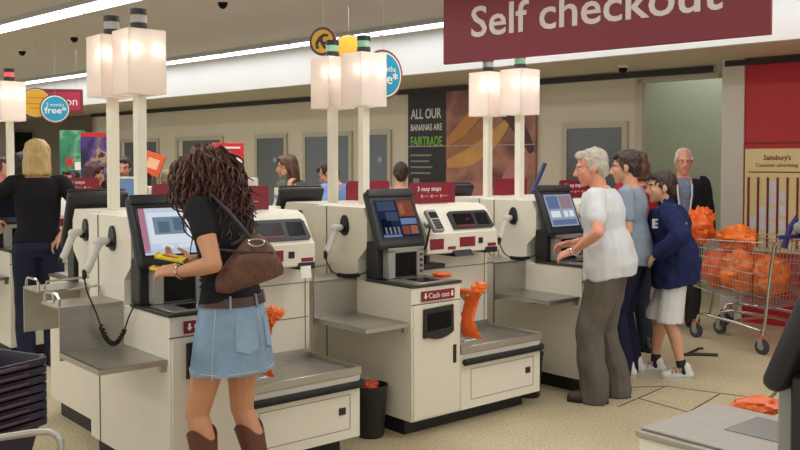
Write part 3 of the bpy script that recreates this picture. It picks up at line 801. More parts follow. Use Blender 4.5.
# ------------------------------------------------------------------ things beyond the machines
# red display stand
c = at(229, 164, 9.4); t = empty('display_stand', (c.x, c.y, 0), .35, 'tall red display stand behind the curly haired woman', 'display stand')
REDD = mat('red_stand', (206, 34, 34), .45, var=.04)
MB().box(-.16, .14, -.12, .12, 0, 1.87, .006, 1).build('cabinet_body', REDD, t)
m = MB(); m.box(-.10, .02, -.125, -.12, 1.45, 1.78); m.build('picture_panel', grad_panel('stand_print', [(.3, (60, 70, 110)), (.45, (210, 206, 204)), (.55, (190, 60, 50)), (.7, (90, 110, 160))], scale=14), t, smooth=False)
MB().box(.05, .12, -.125, -.12, 1.45, 1.72).build('white_label', WHITE, t, smooth=False)
MB().box(-.13, .1, -.125, -.12, 1.81, 1.83).build('stripe', WHITE, t, smooth=False)
# long low checkout counter
c0 = at(236, 200, 8.2); c1 = at(425, 200, 8.2)
t = empty('checkout_counter', (c0.x, c0.y, 0), 0, 'long pale checkout counter behind the machines, people leaning at it', 'counter')
Lc = c1.x-c0.x; WL = mat('white_laminate', (214, 208, 192), .5, var=.03)
MB().box(0, Lc, 0, .55, .08, 1.10).build('counter_body', WL, t, smooth=False); MB().box(.02, Lc-.02, .03, .5, 0, .08).build('plinth', PLINTH, t, smooth=False)
MB().box(-.02, Lc+.02, -.03, .58, 1.10, 1.14, .004, 1).build('worktop', WHITE, t)
m = MB(); m.box(.28, .46, .50, .52, 1.14, 1.42, .003, 1); t2 = tag(m.build('upright_panel', WL, t), '', '') if False else m.build('upright_panel', WL, t)
def on_counter(px): return (px-400)/FPX*8.45
def small(name, label, cat, px, build, z=1.14, F=8.42, rz=0, group=None):
    t = empty(name, ((px-400)/FPX*F, F, z), rz, label, cat, group); build(t); return t
def printer(t):
    MB().box(-.045, .045, -.04, .04, 0, .14, .006, 1).build('base', LGREY, t); MB().box(-.07, .07, -.06, .06, .26, .38, .012, 2).build('head', LGREY, t); MB().box(-.025, .025, -.02, .02, .14, .26).build('neck', LGREY, t)
small('till_display', 'white pole display on the counter right of the red stand', 'display', 250, printer)
def redbag(t):
    m = MB(); m.loft([((0, 0, 0), .06, .04), ((0, 0, .1), .06, .04), ((0, 0, .15), .035, .022), ((0, 0, .19), .006, .006)], 12); m.build('pouch', REDD, t)
    MB().box(-.03, .03, -.045, -.038, .03, .07).build('label', PAPER, t, smooth=False)
small('pouch', 'small red pointed pouch on the counter by the pole display', 'pouch', 259, redbag, F=8.3)
def bottle(t):
    m = MB(); m.loft([((0, 0, 0), .035, .035), ((0, 0, .12), .035, .035), ((0, 0, .16), .015, .015), ((0, 0, .19), .014, .014)], 14); m.build('bottle_body', mat('bottle_clear', (196, 196, 190), .2, var=.03), t)
    MB().cyl((0, 0, .19), (0, 0, .225), .02, .016, 12).build('bottle_cap', mat('blue_cap', (120, 130, 176), .5, var=.02), t)
small('spray_bottle', 'pale bottle with blue cap on the counter beside orange packs', 'bottle', 275.5, bottle, F=8.3)
def pack(wd, h, col):
    def f(t):
        MB().box(-wd, wd, -.03, .03, 0, h, .004, 1).build('carton', col, t); MB().box(-wd*.7, wd*.7, -.033, -.03, h*.35, h*.7).build('label', mat('pack_label', (240, 170, 120), .5, var=.05), t, smooth=False)
    return f
OR3 = mat('orange_pack', (226, 96, 46), .5, var=.1, scale=10)
small('carton', 'orange carton on the counter in front of the chin resting woman', 'carton', 286, pack(.045, .17, OR3), F=8.25)
small('carton', 'low orange carton left of the taller orange carton', 'carton', 268, pack(.06, .07, OR3), F=8.2)
small('carton', 'pale orange carton at the right of the orange packs', 'carton', 296, pack(.04, .10, mat('pale_orange_pack', (226, 140, 96), .5, var=.1)), F=8.2)
def clutter(t):
    m = MB(); m.box(-.10, .10, -.05, .05, 0, .10, .012, 2); m.box(-.03, .08, -.03, .03, .10, .15, .01, 1); m.build('packet', mat('biscuit_packet', (206, 186, 160), .5, var=.2, scale=20), t)
small('packet', 'pale packet on the counter under the blue shirted person', 'packet', 344, clutter, F=8.2)
# second counter behind the nearest lamp posts with till
c0 = at(98, 200, 9.0); c1 = at(205, 200, 9.0)
t = empty('checkout_counter', (c0.x, c0.y, 0), 0, 'pale checkout counter behind the nearest lamp posts with a till', 'counter')
Lc = c1.x-c0.x
MB().box(0, Lc, 0, .55, .08, 1.22).build('counter_body', WL, t, smooth=False); MB().box(-.02, Lc+.02, -.03, .58, 1.22, 1.26, .004, 1).build('worktop', WHITE, t); MB().box(.02, Lc-.02, .03, .5, 0, .08).build('plinth', PLINTH, t, smooth=False)
def till(t):
    m = MB(); m.poly([(-.16, -.16, .0), (-.16, .12, 0), (-.16, .12, .16), (-.16, -.10, .04)], (.32, 0, 0)); m.build('till_body', LGREY, t, smooth=False)
    m = MB(); Mt = Matrix.Translation((0, -.10, .046)) @ Matrix.Rotation(math.atan2(.12, .22), 4, 'X')
    for i in range(6):
        for j in range(4): m.box(-.13+i*.044, -.10+i*.044, .02+j*.05, .05+j*.05, 0, .008, M=Mt)
    m.build('keypad', mat('till_keys', (150, 140, 110), .6, var=.3, scale=30), t, smooth=False)
small('till', 'grey till with keypad beside the nearest lamp post', 'till', 150, till, z=1.26, F=9.2, rz=.2)
def scr(t):
    MB().box(-.16, .16, -.01, .03, .02, .26, .01, 2).build('casing', LGREY, t); MB().box(-.14, .14, -.013, -.009, .04, .24).build('screen', emit_mat('till_screen', (140, 172, 206), .55), t, smooth=False); MB().box(-.05, .05, -.03, .06, 0, .03).build('foot', LGREY, t)
small('till_screen', 'light blue till screen between the two nearest lamp posts', 'monitor', 124, scr, z=1.26, F=9.1, rz=-.1)
# carton being carried
MO = Matrix.Rotation(R_(20), 4, 'Y')
c = at(153, 164, 9.6); t = empty('carton', (c.x, c.y, c.z), .2, 'tilted orange carton held up right of the nearest lamp post', 'carton')
MB().box(-.10, .10, -.04, .04, -.12, .12, .004, 1, M=MO).build('carton_body', OR3, t); MB().box(-.06, .06, -.044, -.04, -.05, .06, M=MO).build('label', mat('white_label_print', (240, 190, 150), .5, var=.05), t, smooth=False); MB().box(.10, .104, -.04, .04, -.12, .12, M=MO).build('side', mat('carton_brown', (150, 110, 80), .6, var=.05), t, smooth=False)
# promotional banners at the left
c = at(95, 160, 10.5); t = empty('roller_banner', (c.x, c.y, 0), .1, 'purple roller banner with red top beside the left lamp post', 'banner')
MB().box(-.16, .16, 0, .02, .05, 2.02).build('banner_sheet', grad_panel('banner_print', [(.35, (40, 34, 60)), (.46, (74, 50, 140)), (.55, (120, 90, 120)), (.62, (200, 170, 90)), (.7, (60, 40, 110))], scale=5), t, smooth=False)
MB().box(-.16, .16, -.003, 0, 1.97, 2.02).build('top_stripe', REDD, t, smooth=False); MB().box(-.2, .2, -.06, .08, 0, .05, .01, 1).build('banner_base', GREYP, t)
MB().box(-.08, .10, -.003, 0, 1.38, 1.50).build('yellow_print', mat('yellow_print', (220, 190, 80), .5, var=.2, scale=40), t, smooth=False)
c = at(73, 155, 13.5); t = empty('poster_stand', (c.x, c.y, 0), .1, 'green poster stand in the distance left of the purple banner', 'poster')
MB().box(-.19, .19, 0, .02, .05, 2.16).build('poster_sheet', grad_panel('green_print', [(.3, (40, 110, 84)), (.5, (60, 140, 104)), (.62, (120, 176, 140)), (.75, (50, 110, 80))], scale=5), t, smooth=False)
MB().box(-.22, .22, -.06, .08, 0, .05, .01, 1).build('stand_base', GREYP, t)
for k, (x, z, cmat) in enumerate([(-.05, 1.68, REDD), (.08, 1.62, WHITE), (.02, 1.5, REDD)]): MB().box(x-.05, x+.05, -.004, 0, z-.06, z+.06).build('pasted_sheet', cmat, t, smooth=False)
# blue rod leaning by the poster
p1 = at(545, 163, 8.9); p0 = at(537, 182, 8.9); p0 = p0+(p0-p1)*((p0.z-.02)/(p1.z-p0.z)); t = tag(MB().tube([p0, p1], .022, 10).build('blue_rod', mat('blue_rod', (40, 62, 120), .4, var=.05)), 'slanting blue pole whose tip shows right of the banana poster', 'pole')

# ------------------------------------------------------------------ baskets at lower left
BASK = mat('navy_basket', (26, 23, 46), .5, var=.08, scale=20); BHAN = mat('basket_handle', (64, 34, 44), .5, var=.05)
def basket(z, label, loc, rz):
    t = empty('shopping_basket', (loc.x, loc.y, z), rz, label, 'basket', 'nested shopping baskets')
    m = MB(); seg = 28; rs = []
    def rr(hx, hy, z_):
        r_ = .05; out = []
        for cx, cy, a0 in ((hx-r_, hy-r_, 0), (-hx+r_, hy-r_, 90), (-hx+r_, -hy+r_, 180), (hx-r_, -hy+r_, 270)):
            for k in range(7): a = R_(a0+k*15); out.append(Vec((cx+r_*math.cos(a), cy+r_*math.sin(a), z_)))
        return out
    m.rings([rr(.17, .115, 0), rr(.215, .150, .20), rr(.235, .170, .203), rr(.235, .170, .228), rr(.222, .157, .228), rr(.212, .147, .203), rr(.166, .111, .006)])
    m.build('tub', BASK, t)
    for sy in (-1, 1): MB().tube([(-.12, sy*.172, .212), (-.06, sy*.177, .214), (.06, sy*.177, .214), (.12, sy*.172, .212)], .008, 8).build('handle', BHAN, t)
    for sx in (-1, 1): MB().tube([(sx*.237, -.07, .212), (sx*.241, 0, .214), (sx*.237, .07, .212)], .008, 8).build('grip', BHAN, t)
bl = at(-33, 400, 3.35); bl.z = 0
names = ['lowest in view', 'second from the bottom', 'third from the bottom', 'fourth from the bottom', 'fifth from the bottom', 'sixth from the bottom', 'second from the top', 'topmost, open']
for k in range(8): basket(.43+k*.034, 'dark navy shopping basket in the stack at lower left, '+names[k], bl, R_(62))
t = empty('basket_stand', (bl.x, bl.y, 0), R_(62), 'grey tubular stand under the stack of navy baskets', 'basket stand')
m = MB()
m.tube([(-.27, -.20, .03), (-.27, -.20, .40), (.27, -.20, .40), (.27, -.20, .03)], .014, 10); m.tube([(-.27, .20, .03), (-.27, .20, .40), (.27, .20, .40), (.27, .20, .03)], .014, 10)
for x in (-.27, .27): m.tube([(x, -.20, .40), (x, .20, .40)], .014, 10)
m.tube([(-.27, -.1, .41), (.27, -.1, .41)], .012); m.tube([(-.27, .1, .41), (.27, .1, .41)], .012); m.build('stand_frame', WIRE, t)
for x in (-.27, .27):
    for y in (-.2, .2): MB().cyl((x-.012, y, .03), (x+.012, y, .03), .03, .03, 14).build('castor', RUBBER, t)
# curved grey rail in front of the baskets
q = [at(-10, 441, 2.75), at(30, 435, 2.75), at(46, 434, 2.75), at(53, 437, 2.75), at(57, 444, 2.75), at(58, 470, 2.75)]
q.append(Vec((q[-1].x, q[-1].y, .02))); tag(MB().tube(q, .011, 10).build('guard_hoop', WIRE), 'bent grey tube hoop in front of the basket stack', 'rail')

# ------------------------------------------------------------------ trolley with orange bags
TP = Vec((3.40, 7.82, 0)); TH = math.atan2(.80, -.49)       # trolley points away to the left
def trolley(loc, rz, label, tint=None):
    t = empty('shopping_trolley', loc, rz, label, 'trolley', None)
    # local x forward, y left
    L, wr, wf = .92, .30, .21
    def corner(f, s, z): # f 0 rear .. 1 front, s -1..1, z 0 bottom .. 1 top
        w_ = wr+(wf-wr)*f; zb = .39+.10*f; zt = .97-.03*f
        return Vec((-.02+L*f - .05*(1-z)*f + .05*(1-z)*(1-f), s*w_*(.88+.12*z), zb+(zt-zb)*z))
    m = MB(); rw = .0026
    for s in (-1, 1):
        for k in range(25): f = k/24; m.tube([corner(f, s, 0), corner(f, s, 1)], rw, 5)
        for k in range(7): z = k/6; m.tube([corner(0, s, z), corner(1, s, z)], rw*(1.9 if k in (0, 6) else 1.2), 6)
    for f in (0, 1):
        for k in range(13): s = -1+2*k/12; m.tube([corner(f, s, 0), corner(f, s, 1)], rw, 5)
        for k in range(7): z = k/6; m.tube([corner(f, -1, z), corner(f, 1, z)], rw*(1.9 if k in (0, 6) else 1.2), 6)
    for k in range(20): f = k/19; m.tube([corner(f, -1, 0), corner(f, 1, 0)], rw, 5)
    for k in range(9): s = -1+2*k/8; m.tube([corner(0, s, 0), corner(1, s, 0)], rw, 5)
    m.build('wire_basket', WIRE, t)
    m = MB()
    for s in (-1, 1):
        m.tube([(.02, s*.30, .12), (-.02, s*.305, .30), (-.055, s*.31, .60), (-.10, s*.31, .95), (-.17, s*.30, 1.03)], .015, 10)
        m.tube([(.02, s*.30, .20), (.30, s*.27, .23), (.70, s*.19, .24), (.80, s*.17, .22), (.84, s*.17, .12)], .015, 10)
        m.tube([(.66, s*.19, .24), (.62, s*.18, .46)], .012, 8)
    m.tube([(.35, -.26, .235), (.35, .26, .235)], .012, 8)
    m.build('frame', CHROME, t)
    h = MB().tube([(-.17, -.33, 1.03), (-.17, .33, 1.03)], .018, 12).build('push_handle', mat('trolley_handle_blue', (40, 44, 120), .45, var=.05), t)
    ORC = mat('castor_orange', (226, 84, 40), .5, var=.03)
    for (x, y) in ((.02, -.30), (.02, .30), (.84, -.17), (.84, .17)):
        c = empty('castor', (0, 0, 0)); bpy.data.objects.remove(c)
        w_ = MB().cyl((x-.01, y-.016, .065), (x-.01, y+.016, .065), .065, .065, 20).build('wheel', mat('castor_rubber', (62, 62, 64), .7, var=.05), t)
        MB().cyl((x-.01, y-.019, .065), (x-.01, y+.019, .065), .028, .028, 14).build('hub', GREYP, w_)
        m = MB(); m.cyl((x, y, .14), (x, y, .165), .026, .026, 14); m.build('castor_collar', ORC, t)
        m = MB(); m.use(GREYP); m.box(x-.025, x+.02, y-.026, y-.020, .05, .145); m.box(x-.025, x+.02, y+.020, y+.026, .05, .145); m.box(x-.025, x+.02, y-.026, y+.026, .138, .146); m.build('castor_fork', GREYP, t, smooth=False)
    return t
trolley(TP, TH, 'chrome wire shopping trolley full of orange bags in the right background')
fw = Vec((math.cos(TH), math.sin(TH), 0)); lf = Vec((-fw.y, fw.x, 0))
def tin(f, l, z): return TP+fw*f+lf*l+Vec((0, 0, z))
MT = Matrix.Rotation(TH, 3, 'Z')
for i, (f, l, z, r, lab) in enumerate([(.68, .02, .74, (.17, .155, .19), 'bulging orange carrier bag at the far front end of the trolley'), (.42, .12, .74, (.17, .13, .18), 'orange carrier bag in the middle of the trolley, left side'),
                            (.40, -.12, .72, (.17, .12, .17), 'orange carrier bag in the middle of the trolley, right side'), (.14, .0, .72, (.12, .21, .17), 'orange carrier bag near the handle of the trolley')]):
    o = lumpy(tin(f, l, z-.07), r, i+1, .26, MT.to_4x4(), (44, 30)).build('carrier_bag', ORANGE2 if i % 2 else ORANGE); tag(o, lab, 'carrier bag', None)
o = lumpy(tin(.88, .12, 1.06), (.15, .16, .17), 7, .4, MT.to_4x4(), (44, 30)).build('carrier_bag', ORANGE); tag(o, 'orange bag heaped highest on the trolley at its left end', 'carrier bag')
o = lumpy(tin(.48, .04, .96), (.17, .16, .12), 9, .36, MT.to_4x4(), (44, 30)).build('carrier_bag', ORANGE2); tag(o, 'open orange bag heaped on top of the trolley behind the handle', 'carrier bag')
# a second trolley standing behind
trolley(Vec((4.1, 8.75, 0)), math.atan2(.55, -.84), 'second wire trolley standing behind the first at the right edge')
# blue strap over the trolley handle
p = tin(-.16, .12, 1.03); m = MB(); pts = [p+Vec((-.09, 0, -.10)), p+Vec((-.05, -.01, .06)), p+Vec((0, -.02, .16)), p+Vec((.05, -.01, .06)), p+Vec((.09, 0, -.10))]
tag(MB().tube(pts, .026, 8).build('strap', mat('blue_strap', (44, 44, 110), .6, var=.08)), 'dark blue padded strap looped over the trolley handle', 'strap')
# bracket on the floor
c = ground(700, 357); t = tag(MB().tube([c+Vec((-.16, -.02, .014)), c+Vec((0, 0, .014)), c+Vec((.16, -.03, .014))], .013, 8).tube([c+Vec((-.1, 0, .014)), c+Vec((0, .10, .02)), c+Vec((.06, .16, .03)), c+Vec((.1, .16, .03))], .012, 8).build('floor_bracket', mat('dark_iron', (52, 48, 46), .5, .5, var=.1)), 'dark metal bracket lying on the floor beside the white trainers', 'bracket')
# seams and studs in the floor
SM = mat('floor_seam', (96, 84, 60), .6, var=.05)
def seam(a, b, wd=.012):
    p, q = ground(*a), ground(*b); d = (q-p).normalized(); nn = Vec((-d.y, d.x, 0))*wd/2
    return [p-nn, q-nn, q+nn, p+nn]
m = MB()
for a, b in (((600, 390), (668, 388)), ((668, 388), (790, 404)), ((620, 409), (668, 388)), ((640, 400), (700, 417)), ((690, 415), (722, 396))):
    m.poly([(v.x, v.y, .0005) for v in seam(a, b)], (0, 0, .0015))
o = m.build('trim_7', SM, smooth=False); struct(o)
# ------------------------------------------------------------------ people
def ik(a, b, l1, l2, hint):
    """middle joint of a two-bone limb"""
    d = b-a; D = d.length
    if D > (l1+l2)*.995: b = a+d*((l1+l2)*.995/D); d = b-a; D = d.length
    x = (l1*l1-l2*l2+D*D)/(2*D); h = math.sqrt(max(0, l1*l1-x*x)); u = d/D
    n = Vec(hint)-u*Vec(hint).dot(u)
    n = n.normalized() if n.length > 1e-6 else u.orthogonal().normalized()
    return a+u*x+n*h, b
def frame(yd, zd):
    y = Vec(yd).normalized(); z = Vec(zd); z = (z-y*z.dot(y)).normalized(); x = y.cross(z)
    return Matrix((x, y, z)).transposed()
class Fig: pass

def hand(mb, wrist, direction, palm_n, side, s, curl=.5, rf=.0085):
    """palm + four bent fingers + thumb; palm_n points out of the palm; side +1 right hand"""
    d = Vec(direction).normalized(); n = Vec(palm_n); n = (n-d*n.dot(d)).normalized(); w = d.cross(n)*side   # w towards the thumb
    p = Vec(wrist)
    mb.rcone(p, p+d*.03*s, .024*s, .026*s)
    for k in (-1, 0, 1): mb.rcone(p+d*.025*s+w*k*.012*s, p+d*.082*s+w*k*.022*s, .0165*s, .0135*s)
    for k, ln in enumerate((.068, .076, .071, .056)):
        b = p+d*.088*s+w*(.029-.0195*k)*s; a = .25+curl*.9; q = [b]; r = [rf*1.12*s]
        dirv = d.copy()
        for j, fr in enumerate((.45, .3, .25)):
            ang = a*(.55, .9, .7)[j]
            dirv = (dirv*math.cos(ang)+n*math.sin(ang)).normalized() if dirv.dot(n) < .96 else dirv
            q.append(q[-1]+dirv*ln*fr*s*1.05); r.append(rf*s*(1.02, .94, .8)[j])
        mb.chain(q, r, 10)
    b = p+d*.028*s+w*.026*s; t1 = (d*.55+w*.75+n*.35).normalized(); t2 = (d*.9+w*.25+n*.45).normalized()
    mb.chain([b, b+t1*.038*s, b+t1*.038*s+t2*.03*s, b+t1*.036*s+t2*.055*s], [.015*s, .0125*s, .0108*s, .0088*s], 10)
    return p+d*.09*s+n*.03*s

def head_shapes(mb, H, c, s, female=False, jaw=1.0):
    P = lambda x, y, z: c+H @ Vec((x*s, y*s, z*s))
    E = lambda ce, r: mb.ell(P(*ce), [q*s for q in r], H)
    E((0, -.012, .035), (.074, .096, .088)); E((0, .03, -.03), (.062*jaw, .068, .078)); E((0, .05, -.078), (.038*jaw, .042, .036)); E((0, .076, -.102), (.022, .02, .018))
    E((0, .075, .028), (.05, .022, .016)); E((-.034, .062, -.02), (.024, .026, .02)); E((.034, .062, -.02), (.024, .026, .02))
    mb.rcone(P(0, .094, .016), P(0, .117, -.028), .009*s, .0135*s); mb.rcone(P(-.012, .104, -.034), P(.012, .104, -.034), .0095*s, .0095*s)
    mb.rcone(P(-.02, .088, -.058), P(.02, .088, -.058), .010*s, .010*s); mb.rcone(P(-.016, .088, -.070), P(.016, .088, -.070), .0095*s, .0095*s)
    for sx in (-1, 1):
        E((sx*.077, -.008, -.008), (.010, .022, .032)); E((sx*.074, -.002, -.03), (.010, .014, .016))

def eyes(o, H, c, s, brow, glasses=False):
    P = lambda x, y, z: c+H @ Vec((x*s, y*s, z*s))
    m = MB()
    for sx in (-1, 1):
        m.use(EYEW).ell(P(sx*.032, .080, .004), (.0125*s, .009*s, .0075*s), H, 12, 8); m.use(EYED).ell(P(sx*.032, .0865, .004), (.0055*s, .005*s, .006*s), H, 10, 8)
    m.build('eyes', None, o)
    m = MB()
    for sx in (-1, 1): m.tube([P(sx*.016, .094, .024), P(sx*.034, .092, .031), P(sx*.052, .078, .025)], .0045*s, 6)
    m.build('eyebrows', brow, o)
    m = MB(); m.tube([P(-.022, .090, -.0625), P(-.008, .099, -.061), P(.008, .099, -.061), P(.022, .090, -.0625)], .0042*s, 6); m.build('mouth', LIP, o)
    if glasses:
        m = MB()
        for sx in (-1, 1):
            m.tube([P(sx*.034+.024*math.cos(2*PI*k/16), .102, .002+.018*math.sin(2*PI*k/16)) for k in range(17)], .002*s, 6)
            m.tube([P(sx*.058, .10, .006), P(sx*.074, .06, .008), P(sx*.08, -.01, .004)], .002*s, 6)
        m.tube([P(-.010, .103, .006), P(.010, .103, .006)], .002*s, 6); m.build('glasses', mat('thin_glasses', (70, 66, 62), .3, .6, var=.05), o)

def hair_short(o, H, c, s, hm, vox, vol=1.0, fringe=True):
    P = lambda x, y, z: c+H @ Vec((x*s, y*s, z*s)); m = MB()
    E = lambda ce, r: m.ell(P(*ce), [q*s for q in r], H)
    E((0, -.026, .046), (.080*vol, .095*vol, .086*vol)); E((0, -.055, -.005), (.074*vol, .062, .072)); E((0, -.062, -.05), (.058, .045, .04))
    if fringe: E((0, .05, .094), (.058, .042, .026)); E((-.03, .06, .082), (.03, .03, .02)); E((.03, .06, .082), (.03, .03, .02))
    for sx in (-1, 1): E((sx*.071, -.018, .022), (.012, .05, .045)); E((sx*.071, .012, .002), (.008, .012, .035))
    remesh(m, vox*.9, 2, (.008*s, 42, (1, 1, .6))).build('hair', hm, o)
def hair_bob(o, H, c, s, hm, vox, length=.16):
    P = lambda x, y, z: c+H @ Vec((x*s, y*s, z*s)); m = MB()
    E = lambda ce, r: m.ell(P(*ce), [q*s for q in r], H)
    E((0, -.02, .045), (.090, .102, .090)); E((0, -.05, -.02), (.092, .072, .09))
    for sx in (-1, 1): m.rcone(P(sx*.066, -.005, .04), P(sx*.074, -.012, -length), .032*s, .028*s)
    for x in (-.05, -.02, .02, .05): m.rcone(P(x, -.07, .0), P(x*1.1, -.075, -length), .04*s, .030*s)
    E((0, .05, .088), (.06, .05, .03))
    remesh(m, vox, 2, (.010*s, 30, (1, 1, .25))).build('hair', hm, o)

def person(name, label, pos, heading, h, skin, wear, arms, lean=0., head=(0, 0, 0), feet=None, vox=.008, hair=None, brow=None, female=False, glasses=False, group=None, stout=1.0, hand_curl=.5, shoulders=None, palm=None, eyes_on=True, hoff=(0, 0, 0)):
    """heading: degrees to the left of straight away from the camera; arms: world wrist targets (left, right) or None; head: (turn left, nod, tilt) degrees"""
    s = h/1.75; f = Fig(); root = Vec((pos[0], pos[1], 0)); hd = R_(heading)
    Mi = Matrix.Rotation(-hd, 4, 'Z') @ Matrix.Translation(-root)
    loc = lambda wp: Mi @ Vec(wp)
    sw = (shoulders or (.165 if female else .185))*s; hw = (.092 if female else .088)*s
    pel = Vec((0, 0, .955*s)); sp = Vec((0, math.sin(R_(lean)), math.cos(R_(lean))))
    waist = pel+Vec((0, 0, .10*s))+sp*.04*s; chest = waist+sp*.22*s; neck = waist+sp*.395*s
    fl = feet or ((-.10, 0), (.10, 0))
    m = MB()
    X = Vec((1, 0, 0)); Y = X.cross(sp)*-1
    dw = .105*s*stout
    # torso
    secs = [(pel+Vec((0, 0, -.09*s)), .10*s, .09*s), (pel+Vec((0, -.01, 0)), (.165 if female else .152)*s*stout**.5, dw*1.02, X, Y), (waist, (.122 if female else .138)*s*stout, dw*.88, X, Y), (waist+sp*.10*s, .140*s*stout, dw*.95, X, Y), (chest, (.152 if female else .168)*s*stout**.5, dw*1.05, X, Y), (chest+sp*.10*s, sw*.90, dw*.92, X, Y), (chest+sp*.155*s, sw*.68, dw*.70, X, Y), (neck, .058*s, .058*s, X, Y)]
    m.loft(secs, 20)
    f.secs = secs
    # head
    Hm = (Matrix.Rotation(R_(head[0]), 3, 'Z') @ Matrix.Rotation(R_(-head[1]), 3, 'X') @ Matrix.Rotation(R_(head[2]), 3, 'Y'))
    hc = neck+sp*.045*s+Hm @ Vec((0, .025*s, .105*s)) + Vec(hoff)
    f.H, f.hc = Hm, hc
    m.rcone(neck-sp*.05*s, hc+Hm @ Vec((0, -.02*s, -.05*s)), (.056 if female else .062)*s, (.05 if female else .056)*s)
    hs = s*1.04 if h > 1.6 else s*1.10
    f.hs = hs
    head_shapes(m, Hm, hc, hs, female, .94 if female else 1.02)
    # legs
    f.legs = []
    for i, sx in enumerate((-1, 1)):
        hip = pel+Vec((sx*hw, 0, -.05*s)); ank = Vec((fl[i][0], fl[i][1], .085*s)); kn, ank = ik(hip, ank, .43*s, .41*s, (sx*.08, 1, 0))
        ft = Vec((fl[i][0]*1.0+sx*.02, fl[i][1]+.12*s, .035*s))
        m.chain([hip, hip.lerp(kn, .5), kn], [(.080 if female else .088)*s, .074*s, .055*s]); cf = kn.lerp(ank, .32)+Vec((0, -.014*s, 0)); m.chain([kn, cf, kn.lerp(ank, .7), ank], [.052*s, .056*s, .040*s, .036*s]); m.rcone(ank, ft, .04*s, .03*s)
        f.legs.append((hip, kn, cf, ank, fl[i]))
    # arms
    f.arms = []
    for i, sx in enumerate((-1, 1)):
        sh = chest+sp*.115*s+X*sx*sw
        a = arms[i]
        if a is None: wt = sh+Vec((sx*.07*s, .05*s, -.52*s)); hint = (sx*.4, -1, 0)
        else: wt = loc(a[0]); hint = a[1] if len(a) > 1 else (sx*.5, -1, -.4)
        el, wr = ik(sh, wt, .29*s, .255*s, hint)
        m.chain([sh, sh.lerp(el, .5), el], [.052*s, .046*s, .037*s]); fo = el.lerp(wr, .3); m.chain([el, fo, wr], [.038*s, .039*s, .026*s])
        d = (wr-el).normalized(); 
        if a is not None and len(a) > 2: d = (Matrix.Rotation(-hd, 3, 'Z') @ Vec(a[2])).normalized()
        pn = Vec((-sx, .1, -.2)) if a is None else (Vec((-sx*.5, 0, -.8)) if len(a) < 4 else Vec(a[3]))
        gp = hand(m, wr, d, pn, sx, s*(.95 if female else 1.02), hand_curl)
        f.arms.append((sh, el, wr, d, gp))
    o = remesh(m, vox, 3).build(name, skin); o.location = root; o.rotation_euler = (0, 0, hd); tag(o, label, 'person', group)
    f.o, f.s, f.h, f.sp, f.X, f.Y, f.pel, f.waist, f.chest, f.neck, f.sw, f.dw, f.vox, f.root, f.hd, f.fem = o, s, h, sp, X, Y, pel, waist, chest, neck, sw, dw, vox, root, hd, female
    if eyes_on: eyes(o, Hm, hc, hs, brow or EYED, glasses)
    return f
def grow(sec, g):
    return (sec[0], sec[1]+g, sec[2]+g)+tuple(sec[3:])
def top(f, m, g=.014, sleeve='short', bottom=None, name='shirt', fold=.006, collar=False, flare=.0):
    s = f.s; mb = MB(); S = f.secs
    lo = f.pel+Vec((0, -.005, (bottom if bottom is not None else -.02)*s))
    secs = [(lo, S[1][1]+g+.004+flare, S[1][2]+g+.004+flare, f.X, f.Y)] + [grow(q, g+(.012+flare*(1.0, .9)[i] if i < 2 else 0)) for i, q in enumerate(S[1:6]) if q[0].z > lo.z+.02] + [(S[6][0], S[6][1]+g, S[6][2]+g, f.X, f.Y), (f.neck-f.sp*.012*s, .066*s, .064*s, f.X, f.Y)]
    mb.loft(secs, 24)
    for (sh, el, wr, d, gp) in f.arms:
        if sleeve == 'short': e = sh.lerp(el, .62); mb.rcone(sh, e, .058*s+g*.6, .054*s+g*.5)
        elif sleeve == 'long':
            mb.chain([sh, sh.lerp(el, .5), el], [.056*s+g, .052*s+g, .046*s+g]); mb.chain([el, el.lerp(wr, .5), el.lerp(wr, .94)], [.046*s+g, .043*s+g, .034*s+g*.8])
        elif sleeve == 'cap': e = sh.lerp(el, .45); mb.rcone(sh, e, .056*s+g*.6, .050*s+g*.5)
        mb.rcone(sh-f.X*(.05*s if sh.x > 0 else -.05*s)+f.sp*.0, sh, .055*s+g*.6, .055*s+g*.6)
    if collar: mb.rcone(f.neck-f.sp*.02*s, f.neck+f.sp*.03*s, .072*s, .068*s)
    return remesh(mb, f.vox, 4, (fold, 9/s, (1.2, 1.2, .8))).build(name, m, f.o)
def trousers(f, m, g=.016, length=1.0, name='trousers', fold=.007, hem=.0, top_z=.07):
    s = f.s; mb = MB(); S = f.secs
    mb.loft([(f.pel+Vec((0, 0, -.10*s)), .125*s, .10*s), (f.pel+Vec((0, -.01, -.03*s)), S[1][1]+min(g, .018)*.7, S[1][2]+min(g, .018)*.7), (f.pel+Vec((0, -.005, .04*s)), S[1][1]*.97+min(g, .018)*.5, S[1][2]*.98+min(g, .018)*.5), (f.pel+Vec((0, 0, top_z*s)), S[1][1]*.90+min(g, .018)*.5, S[1][2]*.93+min(g, .018)*.5)], 24)
    for (hip, kn, cf, ank, fl) in f.legs:
        if length >= 1:
            mb.chain([hip, hip.lerp(kn, .5), kn], [.092*s+g, .080*s+g, .064*s+g]); mb.chain([kn, kn.lerp(ank, .4), kn.lerp(ank, .8), ank+Vec((0, .01, -.03*s))], [.063*s+g, .064*s+g*.9, .056*s+g+hem, .060*s+g+hem])
        else:
            e = hip.lerp(kn, length); mb.chain([hip, hip.lerp(kn, length*.5), e], [.094*s+g, .084*s+g, .078*s+g+hem])
    mb = remesh(mb, f.vox, 4, (fold, 10/s, (1, 1, .55)))
    if length < 1:
        zc = min(h_.lerp(k_, length).z for h_, k_, c_, a_, q_ in f.legs)-.005
        for v in mb.bm.verts: v.co.z = max(v.co.z, zc+.004*noise.noise(v.co*20))
    return mb.build(name, m, f.o)
